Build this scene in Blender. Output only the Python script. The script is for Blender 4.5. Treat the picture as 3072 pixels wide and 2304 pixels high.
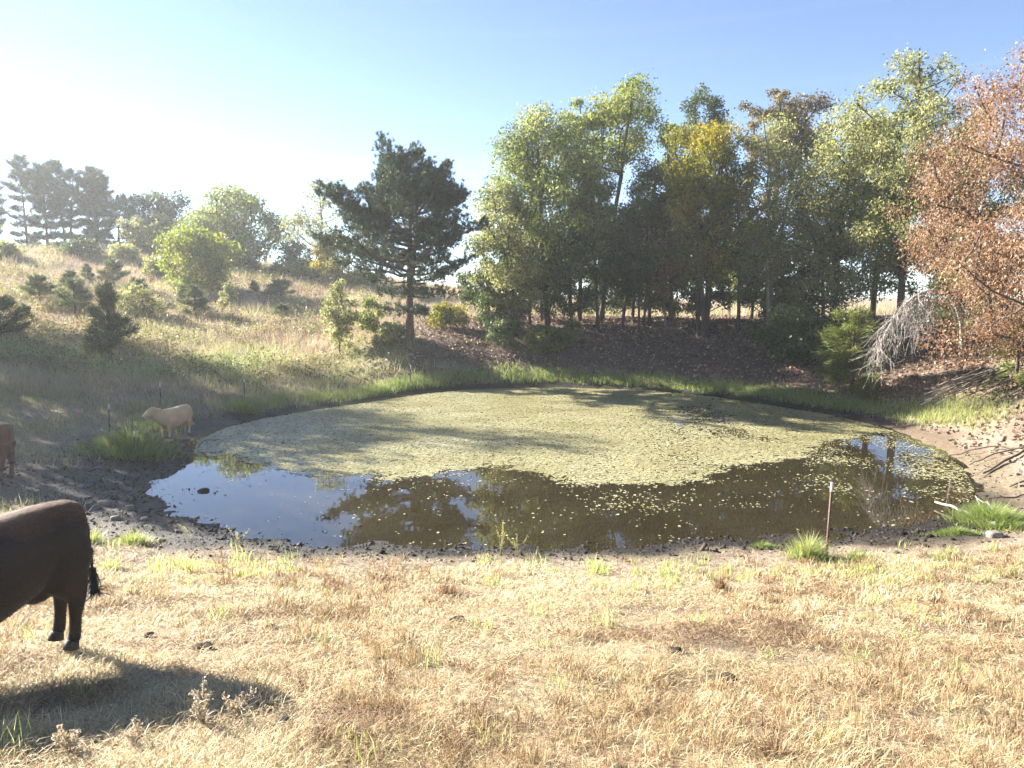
import bpy, bmesh, math, random
import numpy as np
from mathutils import Vector, Matrix
# ================================================================= camera, sky, sun, exposure
scene = bpy.context.scene
for o in list(bpy.data.objects): bpy.data.objects.remove(o)
cam_d = bpy.data.cameras.new("camera"); cam = bpy.data.objects.new("camera", cam_d); scene.collection.objects.link(cam)
cam.location = (0, 0, 5.0); cam.rotation_euler = (math.radians(90-7.5), 0, 0)
cam_d.sensor_width = 36; cam_d.lens = 27.03; cam_d.clip_start = .05; cam_d.clip_end = 3000
scene.camera = cam
SUN_AZ, SUN_EL = 61.0, 24.5            # degrees to the left of the view direction, above the horizon
world = bpy.data.worlds.new("World"); scene.world = world; world.use_nodes = True
nt = world.node_tree; nt.nodes.clear()
sky = nt.nodes.new("ShaderNodeTexSky"); sky.sky_type = 'NISHITA'; sky.sun_disc = False
sky.sun_elevation = math.radians(SUN_EL); sky.sun_rotation = math.radians(-SUN_AZ)
sky.altitude = 100; sky.air_density = 0.6; sky.dust_density = 0.0; sky.ozone_density = 3.5
# thin cirrus streaks low in the sky
tc = nt.nodes.new("ShaderNodeTexCoord"); mp = nt.nodes.new("ShaderNodeMapping"); mp.inputs['Scale'].default_value = (1.3, 1.3, 34)
mp.inputs['Rotation'].default_value = (0, math.radians(2.5), 0)
nz = nt.nodes.new("ShaderNodeTexNoise"); nz.inputs['Scale'].default_value = 1.0; nz.inputs['Detail'].default_value = 5; nz.inputs['Roughness'].default_value = .5
rp = nt.nodes.new("ShaderNodeValToRGB"); rp.color_ramp.elements[0].position = .56; rp.color_ramp.elements[0].color = (0,0,0,1); rp.color_ramp.elements[1].position = .82; rp.color_ramp.elements[1].color = (.30,.30,.30,1)
sp = nt.nodes.new("ShaderNodeSeparateXYZ"); el = nt.nodes.new("ShaderNodeValToRGB")
e = el.color_ramp.elements; e[0].position = .06; e[0].color = (0,0,0,1); e[1].position = .15; e[1].color = (1,1,1,1); q = e.new(.26); q.color = (.25,.25,.25,1); q = e.new(.6); q.color = (0,0,0,1)
ml = nt.nodes.new("ShaderNodeMath"); ml.operation = 'MULTIPLY'
mx = nt.nodes.new("ShaderNodeMix"); mx.data_type = 'RGBA'; mx.inputs['B'].default_value = (4.6, 5.2, 5.6, 1)
hsv = nt.nodes.new("ShaderNodeHueSaturation"); hsv.inputs['Saturation'].default_value = 0.89; hsv.inputs['Hue'].default_value = .499
bg = nt.nodes.new("ShaderNodeBackground"); bg.inputs['Strength'].default_value = 0.055
wo = nt.nodes.new("ShaderNodeOutputWorld"); L = nt.links.new
L(tc.outputs['Generated'], mp.inputs['Vector']); L(mp.outputs['Vector'], nz.inputs['Vector']); L(nz.outputs['Fac'], rp.inputs['Fac'])
L(tc.outputs['Generated'], sp.inputs[0]); L(sp.outputs['Z'], el.inputs['Fac']); L(rp.outputs['Color'], ml.inputs[0]); L(el.outputs['Color'], ml.inputs[1])
L(ml.outputs[0], mx.inputs['Factor']); L(sky.outputs['Color'], hsv.inputs['Color']); L(hsv.outputs['Color'], mx.inputs['A']); L(mx.outputs['Result'], bg.inputs['Color']); L(bg.outputs[0], wo.inputs['Surface'])
sun_d = bpy.data.lights.new("sun", 'SUN'); sun_d.energy = 5.0; sun_d.angle = math.radians(.53); sun_d.color = (1.0, .94, .83)
sun = bpy.data.objects.new("sun", sun_d); scene.collection.objects.link(sun)
_a, _e = math.radians(SUN_AZ), math.radians(SUN_EL)
SUN_DIR = Vector((-math.sin(_a)*math.cos(_e), math.cos(_a)*math.cos(_e), math.sin(_e)))
sun.rotation_euler = SUN_DIR.to_track_quat('Z', 'Y').to_euler(); sun.location = SUN_DIR*60
vs = scene.view_settings; vs.view_transform = 'Standard'; vs.look = 'None'; vs.gamma = 1; vs.use_curve_mapping = False; vs.exposure = 2.38
scene.render.engine = 'CYCLES'; scene.cycles.use_denoising = True; scene.cycles.max_bounces = 5; scene.cycles.diffuse_bounces = 2
scene.cycles.glossy_bounces = 3; scene.cycles.transmission_bounces = 4; scene.cycles.volume_bounces = 0; scene.cycles.sample_clamp_indirect = 6
scene.cycles.use_adaptive_sampling = True; scene.cycles.adaptive_threshold = .025; scene.cycles.caustics_reflective = False; scene.cycles.caustics_refractive = False
COL = scene.collection
# ---------------------------------------------------------------- terrain
SHORE = [(-9.0,18.8),(-7.4,16.4),(-6.3,15.4),(-5.2,14.7),(-4.2,14.4),(-2.9,14.2),(-1.4,14.1),(0.0,14.1),(1.7,14.2),(3.5,14.4),
 (5.0,14.7),(6.5,15.0),(8.0,15.3),(9.3,15.9),(10.8,17.3),(11.6,18.6),(12.4,20.5),(12.8,22.2),(13.1,25.0),(12.95,26.7),(12.4,28.6),
 (11.1,30.7),(9.2,33.5),(6.4,35.8),(2.1,36.8),(-0.1,36.5),(-2.3,35.9),(-4.3,34.4),(-6.0,32.2),(-7.8,30.2),(-9.4,28.0),(-10.05,26.2),
 (-10.2,24.2),(-9.4,21.9),(-9.1,20.2)]
CTRL = [(x,y,0.0) for x,y in SHORE] + [
 # pond bed
 (0,17,-.35),(-5,20,-.45),(4,18,-.45),(8,19,-.4),(10,24,-.45),(0,22,-.8),(5,24,-.8),(-5,26,-.6),(0,30,-.7),(6,30,-.6),(2,34,-.4),(-4,31,-.45),
 # near bank, rising towards the viewer
 (-6,13.4,.2),(-2,12.9,.17),(2,12.9,.17),(6,13.5,.17),(10,14.4,.22),(13,16,.35),
 (-12,11,.72),(-6,10.5,.72),(0,10.2,.68),(6,10.5,.66),(12,11,.75),
 (-10,7.2,1.4),(-4,7.2,1.38),(2,7.2,1.32),(8,7.2,1.3),(14,8,1.3),
 (-8,4,2.0),(0,4,1.95),(8,4,1.9),(0,0,2.75),(-15,0,2.7),(15,0,2.6),(0,-12,3.6),(-30,-10,3.2),(30,-10,3.2),
 # left mud flat and trampled ground
 (-11,20,.25),(-12,17,.42),(-14,20,.55),(-13,25,.42),(-12,29,.42),(-17,24,.9),(-18,14,1.1),(-25,20,1.9),(-30,8,2.2),
 # hill
 (-14.5,33,.85),(-11,34,.7),(-19.5,38,1.6),(-24,33,1.9),(-12,42,1.35),(-8,38,1.1),(-26,50,2.9),(-16,50,2.6),(-12.5,52,2.5),
 (-31,62,5.0),(-20,62,4.4),(-10,64,4.3),(-46,70,7.6),(-43,76,8.0),(-37,80,8.0),(-31,84,7.7),(-24,85,6.3),(-16,80,5.4),(-9,75,4.4),(-2,75,3.9),
 (-50,50,5.0),(-60,30,4.5),(-70,80,8.5),(-60,130,8.0),(-30,130,6.6),(-90,60,8),
 # knoll and bank under the wood
 (-5.2,39,1.95),(-3.0,42,2.2),(-6.5,45,2.3),(0.5,39.5,1.25),(0.5,43.5,2.3),(3,40,1.3),(3,44,2.5),(7,39.5,1.35),(8,44,2.5),(12,37,1.3),(13,42,2.45),
 (16,33,1.4),(18,38,2.5),(16,28,1.1),(19,28,2.1),(15.5,24,.85),(19,23,2.0),(14.5,20,.6),(18,18,1.4),(24,28,3.2),(25,18,2.8),(26,38,3.2),(22,10,1.8),
 (0,55,2.7),(10,55,2.7),(22,50,2.8),(5,75,2.7),(20,75,2.6),(40,60,2.8),(10,120,1.5),(50,120,1.5),(60,30,3.2),(60,0,3.0),
 (-120,0,5),(-120,160,7),(0,200,1.5),(120,160,1.0),(120,0,3.0),(0,-40,3.6),(-200,400,5),(0,420,0.5),(200,400,0.5),(220,-40,3),(-220,-40,4)]
_C = np.array(CTRL,float); _K = 1.6
def _phi(r2): return np.sqrt(r2+_K*_K)
def _solve():
    n=len(_C); d2=((_C[:,None,:2]-_C[None,:,:2])**2).sum(-1)
    A=np.zeros((n+3,n+3)); A[:n,:n]=_phi(d2); A[:n,n]=1; A[:n,n+1:]=_C[:,:2]; A[n,:n]=1; A[n+1:,:n]=_C[:,:2].T
    A[np.arange(n),np.arange(n)]-=0.02
    b=np.zeros(n+3); b[:n]=_C[:,2]; return np.linalg.solve(A,b)
_W=_solve()
def zbase(x,y):
    x=np.asarray(x,float); y=np.asarray(y,float); sh=x.shape; x=x.ravel(); y=y.ravel(); out=np.empty(x.size)
    for i in range(0,x.size,20000):
        a=x[i:i+20000,None]; b=y[i:i+20000,None]
        out[i:i+20000]=_phi((a-_C[None,:,0])**2+(b-_C[None,:,1])**2)@_W[:-3]+_W[-3]+a[:,0]*_W[-2]+b[:,0]*_W[-1]
    return out.reshape(sh)
def _hash(ix,iy,s):
    h=(ix.astype(np.int64)*374761393+iy.astype(np.int64)*668265263+s*974634777)&0xffffffff
    h=((h^(h>>13))*1274126177)&0xffffffff; h=(h^(h>>16))&0xffffffff
    return h/4294967295.0
def vnoise(x,y,s=0):
    ix=np.floor(x); iy=np.floor(y); fx=x-ix; fy=y-iy; fx=fx*fx*(3-2*fx); fy=fy*fy*(3-2*fy)
    a=_hash(ix,iy,s); b=_hash(ix+1,iy,s); c=_hash(ix,iy+1,s); d=_hash(ix+1,iy+1,s)
    return (a+(b-a)*fx)+((c+(d-c)*fx)-(a+(b-a)*fx))*fy
def fbm(x,y,s=0,o=4):
    t=0; a=.5
    for k in range(o): t=t+a*(vnoise(x,y,s+k)-.5)*2; x=x*2.03+7.1; y=y*2.03-3.7; a*=.5
    return t
_S=np.array(SHORE+[SHORE[0]])
def shore_d(x,y):
    """distance to the waterline, negative over the pond"""
    x=np.asarray(x,float); y=np.asarray(y,float); d=np.full(x.shape,1e9); ins=np.zeros(x.shape,bool)
    for (ax,ay),(bx,by) in zip(_S[:-1],_S[1:]):
        ex,ey=bx-ax,by-ay; t=np.clip(((x-ax)*ex+(y-ay)*ey)/(ex*ex+ey*ey),0,1)
        d=np.minimum(d,np.hypot(x-ax-t*ex,y-ay-t*ey))
        c=((ay>y)!=(by>y))&(x<(bx-ax)*(y-ay)/(by-ay+1e-12)+ax); ins^=c
    return np.where(ins,-d,d)
def sstep(a,b,t): t=np.clip((t-a)/(b-a),0,1); return t*t*(3-2*t)
def zf(x,y):
    x=np.asarray(x,float); y=np.asarray(y,float); d=shore_d(x,y); ad=np.abs(d)
    z=zbase(x,y)
    near=np.exp(-((x)**2+(y-15)**2)/60.0**2)
    z=z+fbm(x*.11,y*.11,3,3)*.30*sstep(2,12,ad)+fbm(x*.7,y*.7,11,3)*.075*sstep(.5,3,ad)*near
    z=z+fbm(x*1.1,y*1.1,31,3)*.05+fbm(x*3.1,y*3.1,21,3)*.06*(1-sstep(.4,4,d))*sstep(-3,0,d)   # trampled mud
    return z
# ================================================================= helpers
def rng(seed): return np.random.default_rng(seed)
def mesh_of(name, V, Q=None, T=None, N5=None, tint=None, attrs=None, smooth=False, mats=()):
    """one mesh from arrays: V (n,3); faces Q (.,4), T (.,3), N5 (.,k)"""
    me = bpy.data.meshes.new(name); V = np.ascontiguousarray(V, np.float32)
    F = [np.asarray(f) for f in (Q, T, N5) if f is not None and len(f)]
    loops = np.concatenate([f.ravel() for f in F]).astype(np.int32)
    tot = np.concatenate([np.full(len(f), f.shape[1]) for f in F]); start = np.concatenate([[0], np.cumsum(tot)[:-1]]).astype(np.int32)
    me.vertices.add(len(V)); me.vertices.foreach_set("co", V.ravel())
    me.loops.add(len(loops)); me.loops.foreach_set("vertex_index", loops)
    me.polygons.add(len(tot)); me.polygons.foreach_set("loop_start", start)
    if smooth: me.polygons.foreach_set("use_smooth", np.ones(len(tot), bool))
    me.update(calc_edges=True)
    A = dict(attrs or {})
    if tint is not None: A['tint'] = tint
    for k, v in A.items():
        a = me.attributes.new(k, 'FLOAT', 'POINT'); a.data.foreach_set("value", np.ascontiguousarray(v, np.float32))
    for m in mats: me.materials.append(m)
    return me
def obj(name, me, parent=None, loc=(0,0,0), rz=0, scale=1):
    o = bpy.data.objects.new(name, me); COL.objects.link(o); o.location = loc; o.rotation_euler = (0,0,rz)
    o.scale = (scale,)*3 if np.isscalar(scale) else scale
    if parent: o.parent = parent
    return o
def tag(o, label=None, cat=None, group=None, kind=None):
    for k, v in (('label',label),('category',cat),('group',group),('kind',kind)):
        if v: o[k] = v
    return o
def thing(name, label, cat, loc, rz=0, group=None, scale=1):
    return tag(obj(name, None, None, loc, rz, scale), label, cat, group)
def Z(x, y): return float(zf(np.array([x]), np.array([y]))[0])
def on(x, y, dz=0): return (x, y, Z(x, y)+dz)
# ---- materials
def mat(name):
    m = bpy.data.materials.new(name); m.use_nodes = True; nt = m.node_tree; nt.nodes.clear()
    out = nt.nodes.new("ShaderNodeOutputMaterial"); return m, nt, out
def node(nt, typ, **kw):
    n = nt.nodes.new(typ)
    for k, v in kw.items():
        if k in n.inputs: n.inputs[k].default_value = v
        else: setattr(n, k, v)
    return n
def ramp(nt, stops, src=None):
    r = nt.nodes.new("ShaderNodeValToRGB"); e = r.color_ramp.elements
    while len(e) > 1: e.remove(e[0])
    e[0].position = stops[0][0]; e[0].color = (*stops[0][1], 1)
    for p, c in stops[1:]: q = e.new(p); q.color = (*c, 1)
    if src: nt.links.new(src, r.inputs['Fac'])
    return r
def leaf_mat(name, stops, trans=.4, rough=.5, spec=.3):
    m, nt, out = mat(name); at = node(nt, "ShaderNodeAttribute", attribute_name='tint'); r = ramp(nt, stops, at.outputs['Fac'])
    p = node(nt, "ShaderNodeBsdfPrincipled", Roughness=rough); p.inputs['Specular IOR Level'].default_value = spec
    t = node(nt, "ShaderNodeBsdfTranslucent"); hs = node(nt, "ShaderNodeHueSaturation", Saturation=1.15, Value=1.25)
    mx = node(nt, "ShaderNodeMixShader", Fac=trans); l = nt.links.new
    l(r.outputs['Color'], p.inputs['Base Color']); l(r.outputs['Color'], hs.inputs['Color']); l(hs.outputs['Color'], t.inputs['Color'])
    l(p.outputs[0], mx.inputs[1]); l(t.outputs[0], mx.inputs[2]); l(mx.outputs[0], out.inputs['Surface']); return m
def rough_mat(name, stops, scale=8, detail=6, rough=.8, bump=.4, stretch=(1,1,1), spec=.25, dist=.02):
    m, nt, out = mat(name); tc = node(nt, "ShaderNodeTexCoord"); mp = node(nt, "ShaderNodeMapping", Scale=stretch)
    n = node(nt, "ShaderNodeTexNoise", Scale=scale, Detail=detail, Roughness=.65); r = ramp(nt, stops, n.outputs['Fac'])
    p = node(nt, "ShaderNodeBsdfPrincipled", Roughness=rough); p.inputs['Specular IOR Level'].default_value = spec
    b = node(nt, "ShaderNodeBump", Strength=bump, Distance=dist); l = nt.links.new
    l(tc.outputs['Object'], mp.inputs['Vector']); l(mp.outputs['Vector'], n.inputs['Vector']); l(r.outputs['Color'], p.inputs['Base Color'])
    l(n.outputs['Fac'], b.inputs['Height']); l(b.outputs['Normal'], p.inputs['Normal']); l(p.outputs[0], out.inputs['Surface']); return m
# ---- geometry arrays
def unit(v): return v/np.maximum(np.linalg.norm(v, axis=-1, keepdims=True), 1e-9)
def blades(r, P, length, width, lean, az=None, bend=.5, tint=None, simple=False):
    """grass blades rooted at P; lean 0 upright .. 1 lying; returns V, Q, T, tint"""
    n = len(P); az = r.uniform(0, 2*np.pi, n) if az is None else az
    h = np.stack([np.cos(az), np.sin(az), np.zeros(n)], 1); up = np.array([0,0,1.0]); a0 = lean*np.pi/2; a1 = np.minimum(a0+bend*r.uniform(.3,1.3,n), 1.75)
    d0 = h*np.sin(a0)[:,None]+up*np.cos(a0)[:,None]; d1 = h*np.sin(a1)[:,None]+up*np.cos(a1)[:,None]
    fa = az+np.pi/2+r.uniform(-.9,.9,n); s = np.stack([np.cos(fa), np.sin(fa), r.uniform(-.3,.3,n)], 1)*(width*.5)[:,None]
    l = length[:,None]
    if simple:
        tip = P+(d0*.5+d1*.5)*l; V = np.stack([P-s, P+s, tip], 1).reshape(-1,3); return V, None, np.arange(n*3).reshape(n,3), np.repeat(tint,3)
    mid = P+d0*l*.5; tip = mid+d1*l*.5
    V = np.stack([P-s, P+s, mid-s*.8, mid+s*.8, tip], 1).reshape(-1,3); b = np.arange(n)[:,None]*5
    return V, b+np.array([[0,1,3,2]]), b+np.array([[2,3,4]]), np.repeat(tint,5)
def leaves(r, C, size, aspect=.6, droop=.4, tint=None, out=None):
    """folded rhombic leaves centred on C"""
    n = len(C); a = r.normal(size=(n,3)); a[:,2] -= droop*1.5
    if out is not None: a += out*.8
    a = unit(a); b = unit(np.cross(a, r.normal(size=(n,3)))); c = np.cross(a, b); s = size[:,None]
    V = np.stack([C-a*s*.5, C+b*s*aspect*.5+c*s*.10-a*s*.08, C+a*s*.5, C-b*s*aspect*.5+c*s*.10-a*s*.08], 1).reshape(-1,3)
    return V, np.arange(n*4).reshape(n,4), np.repeat(tint,4)
def leaf_tris(r, C, size, aspect=.6, droop=.4, tint=None, out=None):
    """small pointed leaves, one triangle each"""
    n = len(C); a = r.normal(size=(n,3)); a[:,2] -= droop*1.5
    if out is not None: a += out*.8
    a = unit(a); b = unit(np.cross(a, r.normal(size=(n,3)))); s = size[:,None]
    V = np.stack([C-a*s*.4+b*s*aspect*.5, C-a*s*.4-b*s*aspect*.5, C+a*s*.6], 1).reshape(-1,3)
    return V, np.arange(n*3).reshape(n,3), np.repeat(tint,3)
def tube(pts, rad, k=6, cap=True):
    """tapered tube along a polyline"""
    pts = np.asarray(pts, float); n = len(pts); rad = np.broadcast_to(rad, (n,)); t = np.gradient(pts, axis=0); t = unit(t)
    ref = np.where(np.abs(t[:,2:3]) > .9, np.array([[1.,0,0]]), np.array([[0,0,1.]])); u = unit(np.cross(t, ref)); v = np.cross(t, u)
    ang = np.arange(k)*2*np.pi/k; V = pts[:,None]+rad[:,None,None]*(u[:,None]*np.cos(ang)[None,:,None]+v[:,None]*np.sin(ang)[None,:,None])
    V = V.reshape(-1,3); i = np.arange(n-1)[:,None]*k; j = np.arange(k)[None]; j2 = (j+1)%k
    Q = np.stack([i+j, i+j2, i+k+j2, i+k+j], -1).reshape(-1,4)
    T = []
    if cap:
        V = np.concatenate([V, pts[:1], pts[-1:]]); m = n*k
        T = [[m, (a+1)%k, a] for a in range(k)]+[[m+1, (n-1)*k+a, (n-1)*k+(a+1)%k] for a in range(k)]
    return V, Q, np.array(T, int).reshape(-1,3)
class Geo:
    """collects array chunks for ONE mesh"""
    def __init__(s): s.V=[]; s.Q=[]; s.T=[]; s.t=[]; s.n=0
    def add(s, V, Q=None, T=None, tint=None):
        s.V.append(np.asarray(V)); s.t.append(np.full(len(V), .5) if tint is None else tint)
        if Q is not None and len(Q): s.Q.append(np.asarray(Q)+s.n)
        if T is not None and len(T): s.T.append(np.asarray(T)+s.n)
        s.n += len(V); return s
    def mesh(s, name, *mats, smooth=False):
        return mesh_of(name, np.concatenate(s.V), np.concatenate(s.Q) if s.Q else None, np.concatenate(s.T) if s.T else None, tint=np.concatenate(s.t), smooth=smooth, mats=mats)
def lump(r, size=(1,1,1), amp=.25, lev=2):
    """irregular stone-like lump: V, T (base centred)"""
    bm = bmesh.new(); bmesh.ops.create_icosphere(bm, subdivisions=lev, radius=1); V = np.array([v.co[:] for v in bm.verts]); T = np.array([[v.index for v in f.verts] for f in bm.faces]); bm.free()
    k = r.normal(size=(7,3))*1.6; ph = r.uniform(0,6.3,7); V = V*(1+amp*np.sin(V@k.T+ph).mean(1)*1.6)[:,None]
    return V*np.array(size), T
def scatter_meshes(r, protos, P, rz, scale, tilt=.3):
    """realise copies of (V,T) protos at P: one chunk"""
    g = Geo(); which = r.integers(0, len(protos), len(P))
    for k, (V, T) in enumerate(protos):
        m = which == k; p, a, s = P[m], rz[m], scale[m]; n = len(p)
        if not n: continue
        c, sn = np.cos(a), np.sin(a); X = V[None,:,0]*c[:,None]-V[None,:,1]*sn[:,None]; Y = V[None,:,0]*sn[:,None]+V[None,:,1]*c[:,None]
        tx = r.normal(0, tilt, n); Zz = V[None,:,2]+X*tx[:,None]; W = np.stack([X, Y, Zz], -1)*s[:,None,None]+p[:,None]
        g.add(W.reshape(-1,3), None, (T[None]+np.arange(n)[:,None,None]*len(V)).reshape(-1,3), np.repeat(r.random(n), len(V)))
    return g
# ================================================================= ground and pond
def graded(lo, a, b, hi, step, grow):
    mid = list(np.arange(a, b+1e-6, step)); s = step; x = b; up = []
    while x < hi: s *= grow; x += s; up.append(x)
    s = step; x = a; dn = []
    while x > lo: s *= grow; x -= s; dn.append(x)
    return np.array(dn[::-1]+mid+up)
gx = graded(-170, -15, 16, 170, .15, 1.04); gy = graded(-40, 5, 38, 230, .15, 1.04)
GX, GY = np.meshgrid(gx, gy); GZ = zf(GX, GY); GD = shore_d(GX, GY)
nx, ny = len(gx), len(gy); idx = np.arange(nx*ny).reshape(ny, nx)
GQ = np.stack([idx[:-1,:-1], idx[:-1,1:], idx[1:,1:], idx[1:,:-1]], -1).reshape(-1,4)
def mud_width(x, y):
    left = np.exp(-(((x+10)/4.5)**2+((y-19.5)/6.0)**2)); return .95+2.9*left+.5*np.exp(-((x-8)/4)**2-((y-15)/3)**2)
def far_bank(x, y): return sstep(-9, -3, x+(y-38)*.15)*sstep(24, 31, y+.35*np.maximum(x-12,0)*2.2)*(1-sstep(49, 56, y))
WORN = [(-2.6,8.0,.9,.35),(-1.5,5.4,.5,.22),(1.6,9.3,1.1,.3),(3.1,6.1,.6,.25),(-.6,7.0,.6,.22),(5.2,8.4,1.0,.35),(.6,5.2,.45,.18),(-5.2,9.3,.9,.35),(7.4,10.2,1.2,.4),(2.2,7.6,.5,.2),(-.9,10.4,1.2,.3),(4.2,5.3,.45,.2)]
def patch(x, y):
    """worn spots where hooves have opened the turf"""
    p = 0*x
    for a, b, u, v in WORN: p = np.maximum(p, np.exp(-(((x-a)/u)**2+((y-b)/v)**2)))
    return p*sstep(-.35, .2, fbm(x*3, y*3, 141, 3)+.15)
def zones(x, y):
    d = shore_d(x, y); n = fbm(x*.8, y*.8, 41, 4)*.9
    mud = 1-sstep(.0, 1.0, (d+n*.8)/mud_width(x, y)-.45)
    bare = (1-sstep(0, 1, (d+n*1.2)/mud_width(x, y)/1.3-1.0))*(1-mud)       # pale dried mud, trampled
    right = sstep(11.5, 14, x)*sstep(14, 18, y)*(1-sstep(27, 33, y))
    bare = np.clip(bare+right*.55*(1-mud), 0, 1); litter = np.clip(far_bank(x, y)+right*.6+patch(x, y)*.75, 0, 1)
    return d, mud, bare, litter
_, gm, gb, gl = zones(GX, GY); gm = gm*(1-.85*sstep(10.6, 12.4, GX)*(GY<28))
m_ground, nt, out = mat("pasture_soil"); l = nt.links.new
geo = node(nt, "ShaderNodeTexCoord"); n1 = node(nt, "ShaderNodeTexNoise", Scale=.35, Detail=8, Roughness=.6); n2 = node(nt, "ShaderNodeTexNoise", Scale=9.0, Detail=8, Roughness=.7); n3 = node(nt, "ShaderNodeTexNoise", Scale=34.0, Detail=4, Roughness=.7)
for n in (n1, n2, n3): l(geo.outputs['Object'], n.inputs['Vector'])
dry = ramp(nt, [(.3,(.15,.115,.075)),(.5,(.30,.24,.155)),(.7,(.44,.37,.25))], n2.outputs['Fac'])
red = ramp(nt, [(.35,(.22,.14,.09)),(.65,(.36,.26,.17))], n3.outputs['Fac'])
big = ramp(nt, [(.45,(0,0,0)),(.62,(.7,.7,.7))], n1.outputs['Fac'])
mx1 = node(nt, "ShaderNodeMix", data_type='RGBA'); l(big.outputs['Color'], mx1.inputs['Factor']); l(dry.outputs['Color'], mx1.inputs['A']); l(red.outputs['Color'], mx1.inputs['B'])
def amix(name, prev, col):
    a = node(nt, "ShaderNodeAttribute", attribute_name=name); mm = node(nt, "ShaderNodeMix", data_type='RGBA')
    l(a.outputs['Fac'], mm.inputs['Factor']); l(prev, mm.inputs['A']); l(col, mm.inputs['B']); return mm.outputs['Result'], a
c_l = ramp(nt, [(.3,(.06,.04,.03)),(.5,(.12,.082,.06)),(.7,(.22,.155,.115))], n3.outputs['Fac'])
c_b = ramp(nt, [(.3,(.17,.13,.095)),(.55,(.30,.24,.18)),(.75,(.41,.345,.27))], n2.outputs['Fac'])
c_m = ramp(nt, [(.3,(.007,.0055,.0045)),(.55,(.017,.013,.010)),(.75,(.05,.039,.03))], n2.outputs['Fac'])
r1, _ = amix('litter', mx1.outputs['Result'], c_l.outputs['Color']); r2, _ = amix('bare', r1, c_b.outputs['Color']); r3, am = amix('mud', r2, c_m.outputs['Color'])
pb = node(nt, "ShaderNodeBsdfPrincipled"); pb.inputs['Specular IOR Level'].default_value = .3; l(r3, pb.inputs['Base Color'])
ro = node(nt, "ShaderNodeMapRange"); ro.inputs['To Min'].default_value = .95; ro.inputs['To Max'].default_value = .5; l(am.outputs['Fac'], ro.inputs['Value']); l(ro.outputs['Result'], pb.inputs['Roughness'])
ad = node(nt, "ShaderNodeMath", operation='ADD'); l(n2.outputs['Fac'], ad.inputs[0]); l(n3.outputs['Fac'], ad.inputs[1])
bp = node(nt, "ShaderNodeBump", Strength=.8, Distance=.05); l(ad.outputs[0], bp.inputs['Height']); l(bp.outputs['Normal'], pb.inputs['Normal']); l(pb.outputs[0], out.inputs['Surface'])
ground = obj("ground", mesh_of("ground", np.stack([GX, GY, GZ], -1).reshape(-1,3), GQ, attrs={'mud':gm.ravel(),'bare':gb.ravel(),'litter':gl.ravel()}, smooth=True, mats=[m_ground])); tag(ground, kind='structure')
# water: turbid brown body under a mirror surface
m_water, nt, out = mat("turbid_water"); l = nt.links.new
tcw = node(nt, "ShaderNodeTexCoord"); nw = node(nt, "ShaderNodeTexNoise", Scale=.5, Detail=3); l(tcw.outputs['Object'], nw.inputs['Vector'])
cw = ramp(nt, [(.35,(.024,.018,.0085)),(.65,(.034,.027,.013))], nw.outputs['Fac'])
nb = node(nt, "ShaderNodeTexNoise", Scale=2.2, Detail=2); l(tcw.outputs['Object'], nb.inputs['Vector']); bw = node(nt, "ShaderNodeBump", Strength=.02, Distance=.05); l(nb.outputs['Fac'], bw.inputs['Height'])
pw = node(nt, "ShaderNodeBsdfPrincipled", Roughness=.012, IOR=1.42); pw.inputs['Specular IOR Level'].default_value = .8; l(cw.outputs['Color'], pw.inputs['Base Color']); l(bw.outputs['Normal'], pw.inputs['Normal']); l(pw.outputs[0], out.inputs['Surface'])
wx, wy = np.meshgrid(np.arange(-12.5, 15.6, 1.0), np.arange(12.6, 39.1, 1.0)); wi = np.arange(wx.size).reshape(wx.shape)
water = obj("pond_water", mesh_of("pond_water", np.stack([wx, wy, np.zeros_like(wx)], -1).reshape(-1,3), np.stack([wi[:-1,:-1], wi[:-1,1:], wi[1:,1:], wi[1:,:-1]], -1).reshape(-1,4), smooth=True, mats=[m_water])); tag(water, kind='structure')
# ================================================================= floating leaves on the pond
MAT_EDGE = np.array([(-11,23.2),(-9.4,22.4),(-6.9,20.6),(-4.9,19.5),(-3.0,19.25),(-1.7,19.3),(-.6,20.7),(.2,19.9),(1.1,18.7),(2.1,18.25),(3.7,18.9),(5.6,19.9),(7.1,20.8),(8.5,21.9),(9.7,23.5),(11.2,24.6),(14,26)])
def pad_cover(x, y):
    e = np.interp(x, MAT_EDGE[:,0], MAT_EDGE[:,1])+fbm(x*.9, y*.9, 5, 3)*.45
    e = e+fbm(x*.5+2, y*.3, 6, 3)*.9; dense = sstep(-.3, .8, y-e+fbm(x*2.2,y*3.0,8,3)*.9); n = fbm(x*.55, y*.8, 9, 4)
    dense = dense*(1-.55*sstep(.05,.4,fbm(x*.4,y*.4,15,3))*sstep(2,8,x))
    right = sstep(6.5, 10.0, x+.12*(y-16))*sstep(-.25, .35, n+.12*(x-9))*.5*(1-.5*sstep(21,25,y))
    near = .16*sstep(.05,.45,fbm(x*.35+3, y*.9, 19, 3))*sstep(-1, 3, x)*(1-sstep(17, 18.6, y)) + .006 + .05*sstep(.2,.5,fbm(x*.6,y*1.2,23,3))*(x>-4.5)
    return np.maximum(np.maximum(dense*.97, right), near)
r = rng(2); N = 400000; px_, py_ = r.uniform(-11, 14, N), r.uniform(13.8, 37.2, N)
keep = (shore_d(px_, py_) < -.12) & (r.random(N) < pad_cover(px_, py_)*.72); px_, py_ = px_[keep], py_[keep]; n = len(px_)
rad = r.uniform(.014, .036, n)*r.choice([1,1,1.3],n); a0 = r.uniform(0, 6.28, n); K = 4
ang = a0[:,None]+np.arange(K)*2*np.pi/K+r.normal(0,.18,(n,K)); rr = rad[:,None]*r.uniform(.75,1.15,(n,K)); tl = r.normal(0,.10,(n,2)); zc = r.uniform(.004,.02,n)
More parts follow.
